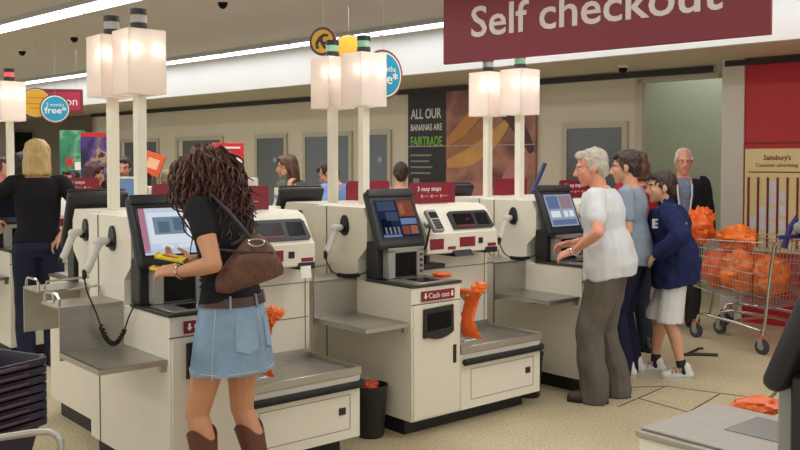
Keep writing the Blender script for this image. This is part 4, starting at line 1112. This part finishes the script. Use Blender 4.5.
def shoes(f, m, sole, toe=.155, trim=None):
    s = f.s
    for (hip, kn, cf, ank, fl), sx in zip(f.legs, (-1, 1)):
        a = R_(-6*sx); R3 = Matrix.Rotation(a, 4, 'Z'); T = Matrix.Translation((fl[0], fl[1], 0)) @ R3
        mb = MB(); P = lambda x, y, z: T @ Vec((x*s, y*s, z*s))
        mb.chain([P(0, -.05, .045), P(0, .03, .048), P(0, .10, .040), P(0, toe, .036)], [.040*s, .042*s, .043*s, .034*s]); mb.rcone(P(0, -.035, .05), P(0, -.02, .105), .042*s, .046*s)
        mb = remesh(mb, min(f.vox, .008), 3)
        for v in mb.bm.verts: v.co.z = max(v.co.z, .012)
        o = mb.build('shoe', m, f.o)
        mb = MB(); pts = []
        for k in range(22):
            an = 2*PI*k/22; y = .052+(.135)*math.sin(an); x = (.040+.008*math.sin(an))*math.cos(an); pts.append(P(x, y*toe/.155, 0))
        mb.poly(pts, (0, 0, .022*s)); mb.build('sole', sole, o)
        if trim:
            mb = MB()
            for k in range(3): mb.box(-.047, .047, .02+k*.03, .032+k*.03, .055-.004*k, .095-.012*k, .004, 1, M=T)
            mb.build('shoe_strap', trim, o)
def belt(f, m, z, g=.02, w=.022, name='belt', tiltf=0):
    S = f.secs; c = f.pel+Vec((0, 0, z*f.s)); mb = MB()
    rx = S[2][1]*.5+S[1][1]*.5+g; ry = S[2][2]*.5+S[1][2]*.5+g
    n = 40; R2 = []
    for (q, zz) in ((0, -w), (0, w), (-.006, w), (-.006, -w)): R2.append([c+Vec(((rx+q)*math.cos(2*PI*k/n), (ry+q)*math.sin(2*PI*k/n), zz+tiltf*math.sin(2*PI*k/n))) for k in range(n)])
    mb.rings(R2+[R2[0]], close=False); o = mb.build(name, m, f.o)
    return o

def cloth(name, rgb, var=.06, scale=10, rough=.85, bump=.12): return mat(name, rgb, rough, var=var, scale=scale, bump=bump, spec=.2)
GREYHAIR = mat('grey_hair', (176, 168, 152), .6, var=.16, scale=60, bump=.4)
WHITEHAIR = mat('white_hair', (206, 200, 186), .6, var=.12, scale=60, bump=.4)
DARKHAIR = mat('dark_brown_hair', (52, 36, 28), .5, var=.2, scale=60, bump=.4)
BROWNHAIR = mat('brown_hair', (86, 56, 38), .5, var=.2, scale=60, bump=.4)
BLACKHAIR = mat('black_hair', (36, 28, 26), .5, var=.2, scale=60, bump=.4)
BLONDE = mat('blonde_hair', (190, 160, 104), .5, var=.18, scale=50, bump=.4, stretch=(1, 1, .15))
AUBURN = mat('auburn_curls', (74, 40, 30), .42, var=.3, scale=40, bump=.3)

# ---- the young woman with curly hair
rt = U(-1.385, -.33)
lw = at(180, 272, 4.03); rw = at(192, 260, 4.24)
rt = rt+Vec((-.02, 0, 0))
f = person('person', 'woman with long curly auburn hair, denim skirt and brown boots at the nearest self-checkout', (rt.x, rt.y), 66, 1.78, SKIN2, None,
           [(lw, (-.42, -1, -.3), Vec((-1, .1, .05)), (0.3, .5, -.6)), (rw, (.8, -.6, -.5), Vec((-1, .1, .05)), (-.2, .1, 1))], lean=8, head=(0, 24, 0), feet=((-.10, .05), (.10, -.12)), vox=.0062, female=True, brow=DARKHAIR, hand_curl=.75, hoff=(0, .02, -.055))
YW = f; s = f.s
def _pp(v):
    w_ = Matrix.Translation(f.root) @ Matrix.Rotation(f.hd, 4, 'Z') @ v
    return round(400+FPX*w_.x/w_.y), round(HY-FPX*(w_.z-CAMH)/w_.y), round(w_.y, 2)
0 and print('YW', [[_pp(q) for q in a[:3]] for a in f.arms], _pp(f.hc), _pp(f.neck), _pp(f.pel))
top(f, cloth('black_tee', (34, 32, 36)), .010, 'cap', .05, fold=.005)
# curls
m = MB(); rnd = random.Random(3); P = lambda x, y, z: f.hc+f.H @ Vec((x*s, y*s, z*s))
core = MB(); E = lambda ce, r: core.ell(P(*ce), [q*s for q in r], f.H)
E((0, -.025, .05), (.092, .108, .088)); E((0, -.07, -.03), (.10, .075, .11)); E((-.05, -.06, -.13), (.06, .06, .1)); E((.05, -.06, -.13), (.06, .06, .1)); E((0, -.085, -.16), (.085, .055, .11))
hcore = remesh(core, .009, 2, (.022, 26)).build('hair', AUBURN, f.o)
HM = [AUBURN, mat('auburn_light_curls', (94, 52, 40), .4, var=.3, scale=40, bump=.3), mat('auburn_dark_curls', (58, 34, 28), .42, var=.3, scale=40, bump=.3)]
for i in range(330):
    m.use(HM[(0, 0, 1, 2, 0, 2)[i % 6]])
    th = rnd.uniform(-1.0, 1.0)*PI*.80
    up0 = rnd.uniform(-.2, 1.0)
    d0 = Vec((math.sin(th)*.088, -math.cos(th)*.100-.01, .045+.075*up0*.8))
    p0 = P(*d0); out = (f.H @ Vec((math.sin(th), -math.cos(th), 0))); L = rnd.uniform(.16, .43)*(1 if abs(th) < 1.9 else .62)*s
    q = []; ph = rnd.uniform(0, 6.28); fq = rnd.uniform(30, 58); am = rnd.uniform(.010, .022)
    side = out.cross(Vec((0, 0, 1))); fl_ = rnd.uniform(.6, 1.5)
    for k in range(26):
        g = k/25; drop = L*g
        bul = .030*math.sin(PI*min(1, g*1.25))+.012
        c = p0+out*(bul+.035*g)*fl_+Vec((0, -.10*g-.02, 0))*(.5+.5*g)*s-Vec((0, 0, drop))
        c += side*am*math.sin(fq*drop+ph)*(.4+g)+out*am*math.cos(fq*drop+ph)*(.4+g)
        q.append(c)
    m.tube(q, rnd.uniform(.005, .0105), 5, .0025)
m.build('hair_strands', None, f.o)
# skirt
DENIM = cloth('pale_denim', (126, 150, 174), .32, 5, .85, .15)
DENIM2 = cloth('pale_denim_pocket', (140, 164, 184), .12, 9, .85, .15)
STITCH = mat('denim_stitch', (184, 184, 176), .8, var=.1)
def skr(z):
    t = max(0, (.06-z/s)/.42); return (.156+.068*t**.7)*s, (.124+.066*t**.7)*s
mb = MB(); rs = []
for i in range(17):
    z = (.066-.335*i/16)*s; rx, ry = skr(z); ring = []
    for k in range(56):
        a = 2*PI*k/56; w_ = 1+(.018*math.sin(a*7+1)+.012*math.sin(a*11))*(i/16)**1.5
        ring.append(f.pel+Vec((rx*w_*math.cos(a), -.008+ry*w_*math.sin(a), z+.004*math.sin(a*2))))
    rs.append(ring)
for i in (16, 8, 0):
    z = (.066-.335*i/16)*s; rx, ry = skr(z); rs.append([f.pel+Vec(((rx-.006)*math.cos(2*PI*k/56), -.008+(ry-.006)*math.sin(2*PI*k/56), z)) for k in range(56)])
mb.rings(rs, close=False); sk = mb.build('skirt', DENIM, f.o)
def on_skirt(a, z, off=.003):
    rx, ry = skr(z); return f.pel+Vec(((rx+off)*math.cos(a), -.008+(ry+off)*math.sin(a), z))
def patch(a0, a1, z0, z1, mt, nm, off=.004, point=True):
    mb = MB(); n = 8; R1 = []
    for j in range(7):
        g = j/6; row = []
        for k in range(n+1):
            a = a0+(a1-a0)*k/n; dz = -.018*s*(1-abs(k/n-.5)*2) if point and j == 6 else 0
            row.append((a, z1+(z0-z1)*g+dz))
        R1.append(row)
    V1 = [[mb.bm.verts.new(on_skirt(a, z, off)) for a, z in r] for r in R1]; V0 = [[mb.bm.verts.new(on_skirt(a, z, -.001)) for a, z in r] for r in R1]
    for j in range(6):
        for k in range(n): mb.bm.faces.new((V1[j][k], V1[j][k+1], V1[j+1][k+1], V1[j+1][k])); mb.bm.faces.new((V0[j][k], V0[j+1][k], V0[j+1][k+1], V0[j][k+1]))
    for k in range(n): mb.bm.faces.new((V1[0][k], V0[0][k], V0[0][k+1], V1[0][k+1])); mb.bm.faces.new((V1[6][k], V1[6][k+1], V0[6][k+1], V0[6][k]))
    for j in range(6): mb.bm.faces.new((V1[j][0], V1[j+1][0], V0[j+1][0], V0[j][0])); mb.bm.faces.new((V1[j][n], V0[j][n], V0[j+1][n], V1[j+1][n]))
    bmesh.ops.recalc_face_normals(mb.bm, faces=mb.bm.faces); return mb.build(nm, mt, sk)
D = R_(-90)
patch(D-.78, D-.16, -.155*s, -.025*s, DENIM2, 'back_pocket'); patch(D+.18, D+.80, -.155*s, -.025*s, DENIM2, 'back_pocket')
for a in (D, D-1.35, D+1.35): MB().tube([on_skirt(a, (.055-.335*k/10)*s, .001) for k in range(11)], .0022, 5).build('seam', STITCH, sk)
MB().tube([on_skirt(2*PI*k/56, -.255*s, .0) for k in range(57)], .0022, 5).build('hem_stitch', STITCH, sk)
BELT = mat('brown_belt', (74, 40, 34), .45, var=.12, scale=20)
bz = .052
mb = MB(); n = 48; R2 = []
for q, zz in ((.008, -.02), (.008, .022), (.0, .022), (.0, -.02)):
    R2.append([on_skirt(2*PI*k/n, bz*s+zz, q) for k in range(n)])
mb.rings(R2+[R2[0]], close=False); bl_ = mb.build('belt', BELT, f.o)
for a in (D-.9, D-.05, D+.9, D+2.2, D-2.2): MB().tube([on_skirt(a, (bz-.03)*s, .009), on_skirt(a, (bz)*s, .013), on_skirt(a, (bz+.032)*s, .009)], .006, 6).build('belt_loop', DENIM, sk)
# boots
BOOT = mat('brown_boot', (92, 54, 36), .5, var=.15, scale=14, bump=.1)
for (hip, kn, cf, ank, fl), sx in zip(f.legs, (-1, 1)):
    b0 = kn.lerp(ank, .22); mb = MB()
    secs = []
    for g, r in ((0, .066), (.04, .065), (.3, .058), (.62, .048), (.9, .046)): secs.append((b0.lerp(ank, g)+Vec((0, -.010*(1-g), 0)), r*s, r*1.08*s))
    n = 28; R3 = []
    for j, (c, rx, ry) in enumerate(secs):
        R3.append([c+Vec((rx*math.cos(2*PI*k/n), ry*math.sin(2*PI*k/n), (.028*s*math.cos(4*PI*k/n) if j == 0 else (.014*s*math.cos(4*PI*k/n) if j == 1 else 0)))) for k in range(n)])
    ins = [v+(secs[0][0]-v)*.1 for v in R3[0]]; deep = [v+(secs[1][0]-v)*.12 for v in R3[1]]
    R3 = [deep, ins]+R3
    mb.rings(R3); sft = mb.build('boot', BOOT, f.o)
    mb = MB(); q = lambda x, y, z: Vec((fl[0]+x*s, fl[1]+y*s, z*s))
    mb.chain([q(0, -.03, .07), q(0, .04, .06), q(0, .12, .035), q(0, .18, .03)], [.045*s, .044*s, .038*s, .026*s]); mb.rcone(q(0, -.02, .08), q(0, -.01, .13), .046*s, .048*s)
    mb = remesh(mb, .008, 3)
    for v in mb.bm.verts: v.co.z = max(v.co.z, .012)
    mb.build('boot_foot', BOOT, sft); MB().box(fl[0]-.03, fl[0]+.03, fl[1]-.065, fl[1]-.01, 0, .03, .004, 1).build('boot_heel', RUBBER, sft)
# bracelet watch
sh, el, wr, d, gp = f.arms[0]
c = wr-(wr-el).normalized()*.005; u = (wr-el).normalized(); a1 = u.orthogonal().normalized(); a2 = u.cross(a1)
MB().tube([c+(a1*math.cos(2*PI*k/20)+a2*math.sin(2*PI*k/20))*.030 for k in range(21)], .006, 6).build('bracelet', CHROME, f.o)
MB().cyl(c+a1*.026-u*.0, c+a1*.037, .017, .016, 16).build('watch', CHROME, f.o)
Mw = Matrix.Translation(f.root) @ Matrix.Rotation(f.hd, 4, 'Z')
# chocolate bars in her hands
YEL = mat('yellow_wrapper', (236, 212, 40), .35, var=.1, scale=40); 
def bar(px0, py0, F0, px1, py1, F1, label, w=.018):
    a, b = at(px0, py0, F0), at(px1, py1, F1); c = (a+b)/2; t = empty('chocolate_bar', c, 0, label, 'chocolate bar')
    fr = frame((b-a), Vec((.1, -.5, 1))); L = (b-a).length/2; M = fr.to_4x4()
    MB().box(-w, w, -L, L, -.008, .008, .004, 2, M=M).build('wrapper', YEL, t)
    MB().box(-w*.5, w*.5, -L*.55, L*.5, .0085, .0095, M=M).build('print', mat('wrapper_print', (176, 96, 40), .4, var=.3, scale=60), t, smooth=False)
    for e in (-1, 1): MB().box(-w*1.02, w*1.02, e*L*.97-.004, e*L*.97+.004, -.009, .009, M=M).build('crimp', mat('wrapper_gold', (196, 160, 50), .3, .3, var=.1), t, smooth=False)
    return t
bar(156, 255.5, 4.22, 185, 261, 4.16, 'yellow chocolate bar in the hand nearer the screen, the upper one')
bar(151, 268, 4.20, 164, 270, 4.14, 'yellow and silver bar held lower over the steel scale', .014)
# shoulder bag
BR = R_(12); c = at(245, 265, 3.97); t = empty('shoulder_bag', c, BR, 'brown slouchy shoulder bag hanging behind the curly haired woman', 'bag')
LEA = mat('brown_leather', (96, 62, 50), .55, var=.34, scale=70, bump=.4)
mb = MB(); rs = []
for i in range(15):
    g = i/14; z = .115-.21*g; wx = (.06+.09*math.sin(PI*min(1, g*.62+.02))) ; wy = .022+.045*math.sin(PI*min(1, g*.75+.05))
    if i == 14: wx *= .75; wy *= .5
    rs.append([Vec((wx*math.cos(2*PI*k/28)+.02*g, wy*math.sin(2*PI*k/28), z-.03*(abs(math.cos(2*PI*k/28))**2)*(1-g)+(.055-.02*g)*math.cos(2*PI*k/28))) for k in range(28)])
mb.rings(rs)
for v in mb.bm.verts: v.co += Vec((0, 1, 0))*noise.noise(v.co*16)*.018+Vec((1, 0, 0))*noise.noise(v.co*13+Vec((4, 4, 4)))*.014
mb.build('bag_body', LEA, t)
Mb = Matrix.Translation(c) @ Matrix.Rotation(BR, 4, 'Z'); inv = Mb.inverted()
shl = f.arms[0][0]; top_ = Mb.inverted() @ (Mw @ (shl+Vec((.055, -.015, .078))))
stp = [Vec((.03, -.03, .11)), top_*.35+Vec((.03, -.06, .07)), top_*.7+Vec((.03, -.07, .02)), top_*.93+Vec((.01, -.045, 0)), top_, top_+Vec((.0, .06, -.02)), top_+Vec((.02, .14, -.12)), Vec((.02, .16, .16)), Vec((-.02, .10, .10)), Vec((-.06, .03, .09))]
sm = []
for i in range(len(stp)-1):
    for k in range(5): sm.append(stp[i].lerp(stp[i+1], k/5))
sm.append(stp[-1])
for _ in range(3): sm = [sm[0]]+[(sm[i-1]+sm[i]*2+sm[i+1])/4 for i in range(1, len(sm)-1)]+[sm[-1]]
MB().tube(sm, .008, 8).build('strap', mat('dark_strap', (48, 40, 40), .5, var=.1), t)
mb = MB(); qs = Vec((.045, -.062, .105)); mb.tube([qs+Vec((.035*math.cos(2*PI*k/20), -.004, .016*math.sin(2*PI*k/20))) for k in range(21)], .0045, 6); mb.build('buckle', CHROME, t)
MB().tube([Vec((-.12, -.045, .075)), Vec((0, -.058, .062)), Vec((.12, -.045, .055))], .006, 6).build('bag_trim', mat('bag_trim_leather', (66, 40, 34), .5, var=.1), t)

# ---- grey haired man in white shirt
rt = Vec((1.45, 6.18, 0))
lw = at(575, 251, 6.03); rw = at(574, 243, 6.28)
f = person('person', 'grey haired man in a white tee shirt and grey jeans at the third self-checkout', (rt.x, rt.y), 68, 1.75, SKIN3, None,
           [(lw, (-.7, -.15, -1), Vec((-.75, .35, -.3))), (rw, (.6, -1, -.4), Vec((-.9, .2, -.2)))], lean=9, head=(14, 12, 0), feet=((-.11, .06), (.13, -.06)), vox=.0075, brow=GREYHAIR, stout=1.2, hand_curl=.5)
top(f, cloth('white_tee', (206, 208, 210), .03), .024, 'short', -.09, fold=.011, flare=.024)
trousers(f, cloth('grey_jeans', (98, 92, 84), .14, 5), .034, 1.0, fold=.013, hem=.008)
shoes(f, mat('brown_shoe', (66, 48, 36), .5, var=.1), RUBBER, .165)
hair_short(f.o, f.H, f.hc, f.hs, GREYHAIR, f.vox, 1.0, True)
sh, el, wr, d, gp = f.arms[0]; u = (wr-el).normalized(); a1 = u.orthogonal().normalized(); a2 = u.cross(a1)
MB().tube([wr+(a1*math.cos(2*PI*k/20)+a2*math.sin(2*PI*k/20))*.031 for k in range(21)], .007, 6).build('watch_strap', CHROME, f.o)

# ---- teenager in grey blue tee
f = person('person', 'dark haired teenager in a grey-blue tee shirt standing behind the grey haired man', (1.81, 6.92), 62, 1.74, SKIN, None,
           [None, (at(612, 262, 7.1), (.6, -1, -.4))], lean=2, head=(8, 8, 0), feet=((-.10, .02), (.10, .0)), vox=.0085, brow=DARKHAIR)
top(f, cloth('grey_blue_tee', (136, 150, 164), .04), .018, 'short', -.08, fold=.010, flare=.030)
trousers(f, cloth('navy_trackpants', (30, 32, 56), .08), .014, 1.0, fold=.006)
shoes(f, mat('white_trainer', (214, 212, 210), .5, var=.05), mat('trainer_sole', (190, 188, 184), .6, var=.04), .155, mat('trainer_blue', (60, 84, 150), .5, var=.05))
hair_short(f.o, f.H, f.hc, f.hs, DARKHAIR, f.vox, 1.04)

# ---- boy in navy jacket
f = person('person', 'boy in a navy jacket and white shorts standing behind the teenager', (2.13, 6.88), 78, 1.58, SKIN, None,
           [(at(659, 254, 6.66), (-.9, -.6, -.3)), (at(652, 252, 6.95), (.8, -.6, -.3))], lean=11, head=(12, 4, 0), feet=((-.09, -.06), (.09, .13)), vox=.0085, brow=DARKHAIR, stout=1.32, shoulders=.178)
NAVY = cloth('navy_jacket', (30, 38, 78), .1, 6)
jk = top(f, NAVY, .030, 'long', -.16, name='jacket', fold=.013, collar=True, flare=.02)
trousers(f, cloth('white_shorts', (208, 208, 206), .03), .020, .97, 'shorts', fold=.007, hem=.010)
shoes(f, MATS['white_trainer'], MATS['trainer_sole'], .15, mat('trainer_grey', (150, 150, 150), .5, var=.05))
for (hip, kn, cf, ank, fl) in f.legs: MB().rcone(ank+Vec((0, 0, -.02)), ank.lerp(kn, .16), .044*f.s, .043*f.s).build('sock', mat('black_sock', (26, 26, 30), .8, var=.1), f.o)
hair_short(f.o, f.H, f.hc, f.hs, DARKHAIR, f.vox, 1.06)
Wj = (Matrix.Translation(f.root) @ Matrix.Rotation(f.hd, 4, 'Z')).inverted()
def stick(px, py, F): return Wj @ at(px, py, F)
# lettering on the jacket front edge and a small white emblem on the sleeve
dgp = bpy.context.evaluated_depsgraph_get(); dgp.update()
def on_mesh(px, py, ob):
    W = Matrix.Translation(f.root) @ Matrix.Rotation(f.hd, 4, 'Z'); iv = W.inverted()
    o_ = iv @ Vec((0, 0, CAMH)); d_ = iv.to_3x3() @ at(px, py, 1.0) - iv.to_3x3() @ Vec((0, 0, CAMH))
    ok, hit, nn, _ = ob.ray_cast(o_, d_.normalized()); return (hit, nn) if ok else (iv @ at(px, py, 6.8), Vec((0, -1, 0)))
p0, n0 = on_mesh(654, 228, jk); p1, n1 = on_mesh(660, 228, jk)
ux = (p1-p0).normalized(); text('E', .095, WHITE, f.o, p0+n0*.008, ux, Vec((0, 0, 1)), bold=.004, depth=.008)
p0, n0 = on_mesh(686, 223, jk); p1, n1 = on_mesh(690, 223, jk); ux = (p1-p0).normalized()
mb = MB(); mb.poly([p0+n0*.004, p0+ux*.035+n0*.004+Vec((0, 0, -.012)), p0+ux*.035+n0*.004+Vec((0, 0, -.028)), p0+n0*.004+ux*.006+Vec((0, 0, -.022))], n0*.006); mb.build('sleeve_emblem', WHITE, f.o, smooth=False)

# ---- brown haired woman beyond
f = person('person', 'brown haired woman in a red top beyond the teenager and the boy', (2.07, 7.75), 20, 1.74, SKIN, None, [None, None], vox=.012, female=True, brow=BROWNHAIR, head=(10, 6, 0))
top(f, cloth('red_top', (150, 28, 40), .06), .016, 'long', -.06); trousers(f, cloth('dark_jeans', (40, 44, 58), .08), .014); shoes(f, BLACKP, RUBBER)
hair_bob(f.o, f.H, f.hc, f.hs, BROWNHAIR, .010, .10)

# ---- man in black jacket with glasses facing us
f = person('person', 'white haired man with glasses in a black jacket facing the camera by the doorway', (2.86, 9.0), 170, 1.79, SKIN3, None, [None, None], vox=.009, brow=WHITEHAIR, glasses=True, stout=1.08, head=(0, 4, 0))
top(f, cloth('checked_shirt', (120, 130, 150), .3, 60), .008, 'cap', .0, name='shirt')
# open jacket: two front halves
BJ = cloth('black_jacket', (30, 30, 34), .1)
S = f.secs; s = f.s
mb = MB(); g = .040
mb.loft([(f.pel+Vec((0, -.012, -.10*s)), S[1][1]+g, S[1][2]+g*.8), (f.pel+Vec((0, -.012, 0)), S[1][1]+g, S[1][2]+g*.8), (f.waist+Vec((0, -.012, 0)), S[2][1]+g, S[2][2]+g, f.X, f.Y), (f.chest+Vec((0, -.014, 0)), S[4][1]+g, S[4][2]+g, f.X, f.Y), (S[5][0]+Vec((0, -.014, 0)), S[5][1]+g, S[5][2]+g, f.X, f.Y), (S[6][0]+Vec((0, -.016, 0)), S[6][1]+g, S[6][2]+g*.8, f.X, f.Y), (f.neck+Vec((0, -.03, 0)), .07*s, .06*s, f.X, f.Y)], 28)
for (sh, el, wr, d, gp) in f.arms: mb.chain([sh, sh.lerp(el, .5), el], [.072*s, .070*s, .064*s]); mb.chain([el, el.lerp(wr, .5), el.lerp(wr, .96)], [.064*s, .058*s, .048*s])
jb = remesh(mb, .010, 4, (.009, 9))
kill = [v for v in jb.bm.verts if v.co.y > .04 and abs(v.co.x) < (.022+.10*max(0, (v.co.z-1.05))) ]
bmesh.ops.delete(jb.bm, geom=kill, context='VERTS'); jo = jb.build('jacket', BJ, f.o)
sd = jo.modifiers.new('thick', 'SOLIDIFY'); sd.thickness = .008; sd.offset = -1
PIPE = mat('pale_piping', (196, 196, 196), .6, var=.03)
for sx in (-1, 1): MB().tube([Vec((sx*.035, .150, 1.02)), Vec((sx*.045, .158, 1.18)), Vec((sx*.066, .150, 1.34)), Vec((sx*.070, .118, 1.44)), Vec((sx*.066, .06, 1.50))], .010, 6).build('piping', PIPE, jo)
trousers(f, cloth('charcoal_trousers', (54, 54, 58), .06), .014); shoes(f, BLACKP, RUBBER)
hair_short(f.o, f.H, f.hc, f.hs, WHITEHAIR, .009, .98, False)

# ---- person pushing the trolley, mostly beyond the right edge
hl = tin(-.17, .06, 1.06); hr = tin(-.17, -.20, 1.06)
bk = TP-fw*.62+Vec((.10, 0, 0))
f = person('person', 'person in a grey sleeve pushing the trolley at the right edge of the picture', (bk.x, bk.y), math.degrees(TH)-90, 1.72, SKIN, None,
           [(tin(-.17, .14, 1.07), (-.6, -1, -.5)), (tin(-.17, -.2, 1.07), (.6, -1, -.5))], lean=4, vox=.010, brow=BROWNHAIR, hand_curl=1.1)
top(f, cloth('grey_marl_sweater', (160, 158, 152), .14, 40), .028, 'long', -.08, name='sweater', fold=.01); trousers(f, cloth('blue_jeans', (60, 72, 100), .1), .016); shoes(f, BLACKP, RUBBER); hair_short(f.o, f.H, f.hc, f.hs, BROWNHAIR, .010)

# ---- blonde woman in black at the left
f = person('person', 'blonde woman in a black tee shirt and jeans with her back to us at left', (-2.95, 7.25), 24, 1.83, SKIN, None,
           [(at(-6, 222, 7.45), (-1, -.4, -.3)), (at(60, 236, 7.2), (1, -.5, -.2))], lean=2, head=(0, 8, 0), vox=.0085, female=True, brow=BROWNHAIR, shoulders=.178, stout=1.06)
top(f, cloth('black_tee_plain', (26, 25, 29)), .016, 'short', .02, fold=.007)
trousers(f, cloth('dark_navy_jeans', (34, 38, 60), .12), .014, fold=.007); shoes(f, BLACKP, RUBBER)
hair_bob(f.o, f.H, f.hc, f.hs, BLONDE, .009, .13)
belt(f, mat('black_belt', (24, 22, 22), .5, var=.1), .06, .012)

# ---- customers beyond, simpler
def extra(label, px, F, heading, h, topm, hairf, hairm, arms=(None, None), lean=2, head=(0, 0, 0), female=False, sleeve='long', skin=SKIN, eyes_on=True):
    x = (px-400)/FPX*F
    f = person('person', label, (x, F), heading, h, skin, None, list(arms), lean=lean, head=head, vox=.012, female=female, brow=DARKHAIR, eyes_on=eyes_on)
    top(f, topm, .018, sleeve, -.05); trousers(f, MATS['charcoal_trousers'], .014); shoes(f, BLACKP, RUBBER); hairf(f.o, f.H, f.hc, f.hs, hairm, .011); return f
F_ = 9.35
extra('woman in a grey-green cardigan resting her chin on her hand at the counter', 294, F_, 62, 1.73, cloth('grey_green_cardigan', (92, 96, 84), .08), hair_bob, BROWNHAIR,
      arms=((at(288, 190, F_-.22), (-.3, -.3, -1)), (at(285, 177, F_-.05), (.3, .2, -1), Vec((-.2, 0, 1)))), lean=6, head=(14, 4, 0), female=True)
extra('person in a pale blue shirt bending over the counter behind the lamp posts', 343, F_, 50, 1.70, cloth('pale_blue_shirt', (120, 150, 200), .06), hair_short, BLACKHAIR,
      arms=((at(333, 193, F_-.2), (-.5, -.5, -1)), (at(328, 193, F_), (.5, -.5, -1))), lean=14, head=(30, 34, 0))
extra('dark haired person seen from behind left of the banana poster', 401, F_+.2, 5, 1.65, cloth('pinkish_top', (176, 140, 124), .06), hair_short, DARKHAIR, sleeve='short', eyes_on=True)
extra('person with dark curly hair far behind the red easy steps sign at left', 88, 10.0, -40, 1.66, cloth('dark_grey_top', (60, 58, 64), .06), hair_bob, mat('dark_red_hair', (70, 34, 34), .5, var=.2, scale=60, bump=.4), head=(-30, 14, 0), female=True)
extra('small dark haired person right of the blonde woman far behind', 73, 10.4, 150, 1.56, cloth('plum_top', (70, 50, 60), .06), hair_short, DARKHAIR)
extra('person in dark red seen between the two nearest lamp posts', 124, 10.2, 190, 1.72, cloth('dark_red_top', (92, 40, 44), .06), hair_short, DARKHAIR, head=(0, 10, 0))
extra('dark haired person holding up the orange carton by the nearest lamp', 140, 9.9, -60, 1.70, cloth('black_coat', (40, 38, 42), .06), hair_short, BLACKHAIR, arms=(None, (at(149, 170, 9.65), (.4, -.4, -1))), head=(-10, 6, 0))
extra('fair haired person far behind, just left of the curly hair', 169, 10.0, 30, 1.56, cloth('grey_top', (110, 104, 98), .06), hair_short, mat('sandy_hair', (150, 128, 92), .5, var=.2, scale=60, bump=.4))
extra('person in dark red and black at the very left edge', 2, 9.4, 250, 1.70, cloth('wine_top', (70, 26, 34), .06), hair_short, DARKHAIR, skin=SKIN3)
extra('person in black between the left edge lamp post and the blonde woman', 21, 10.0, 10, 1.76, MATS['black_coat'], hair_bob, BLACKHAIR, female=True)

# ------------------------------------------------------------------ camera
cd = bpy.data.cameras.new('camera'); cam = bpy.data.objects.new('camera', cd); COL.objects.link(cam)
cam.location = (0, 0, CAMH); cam.rotation_euler = (R_(88), 0, 0)
cd.sensor_width = 36; cd.lens = 36*FPX/800; cd.shift_y = -(225-(HY+FPX*math.tan(R_(2))))/800
cd.clip_end = 100
sc.camera = cam
sc.view_settings.view_transform = 'Standard'; sc.view_settings.look = 'None'; sc.view_settings.exposure = 0; sc.view_settings.gamma = 1
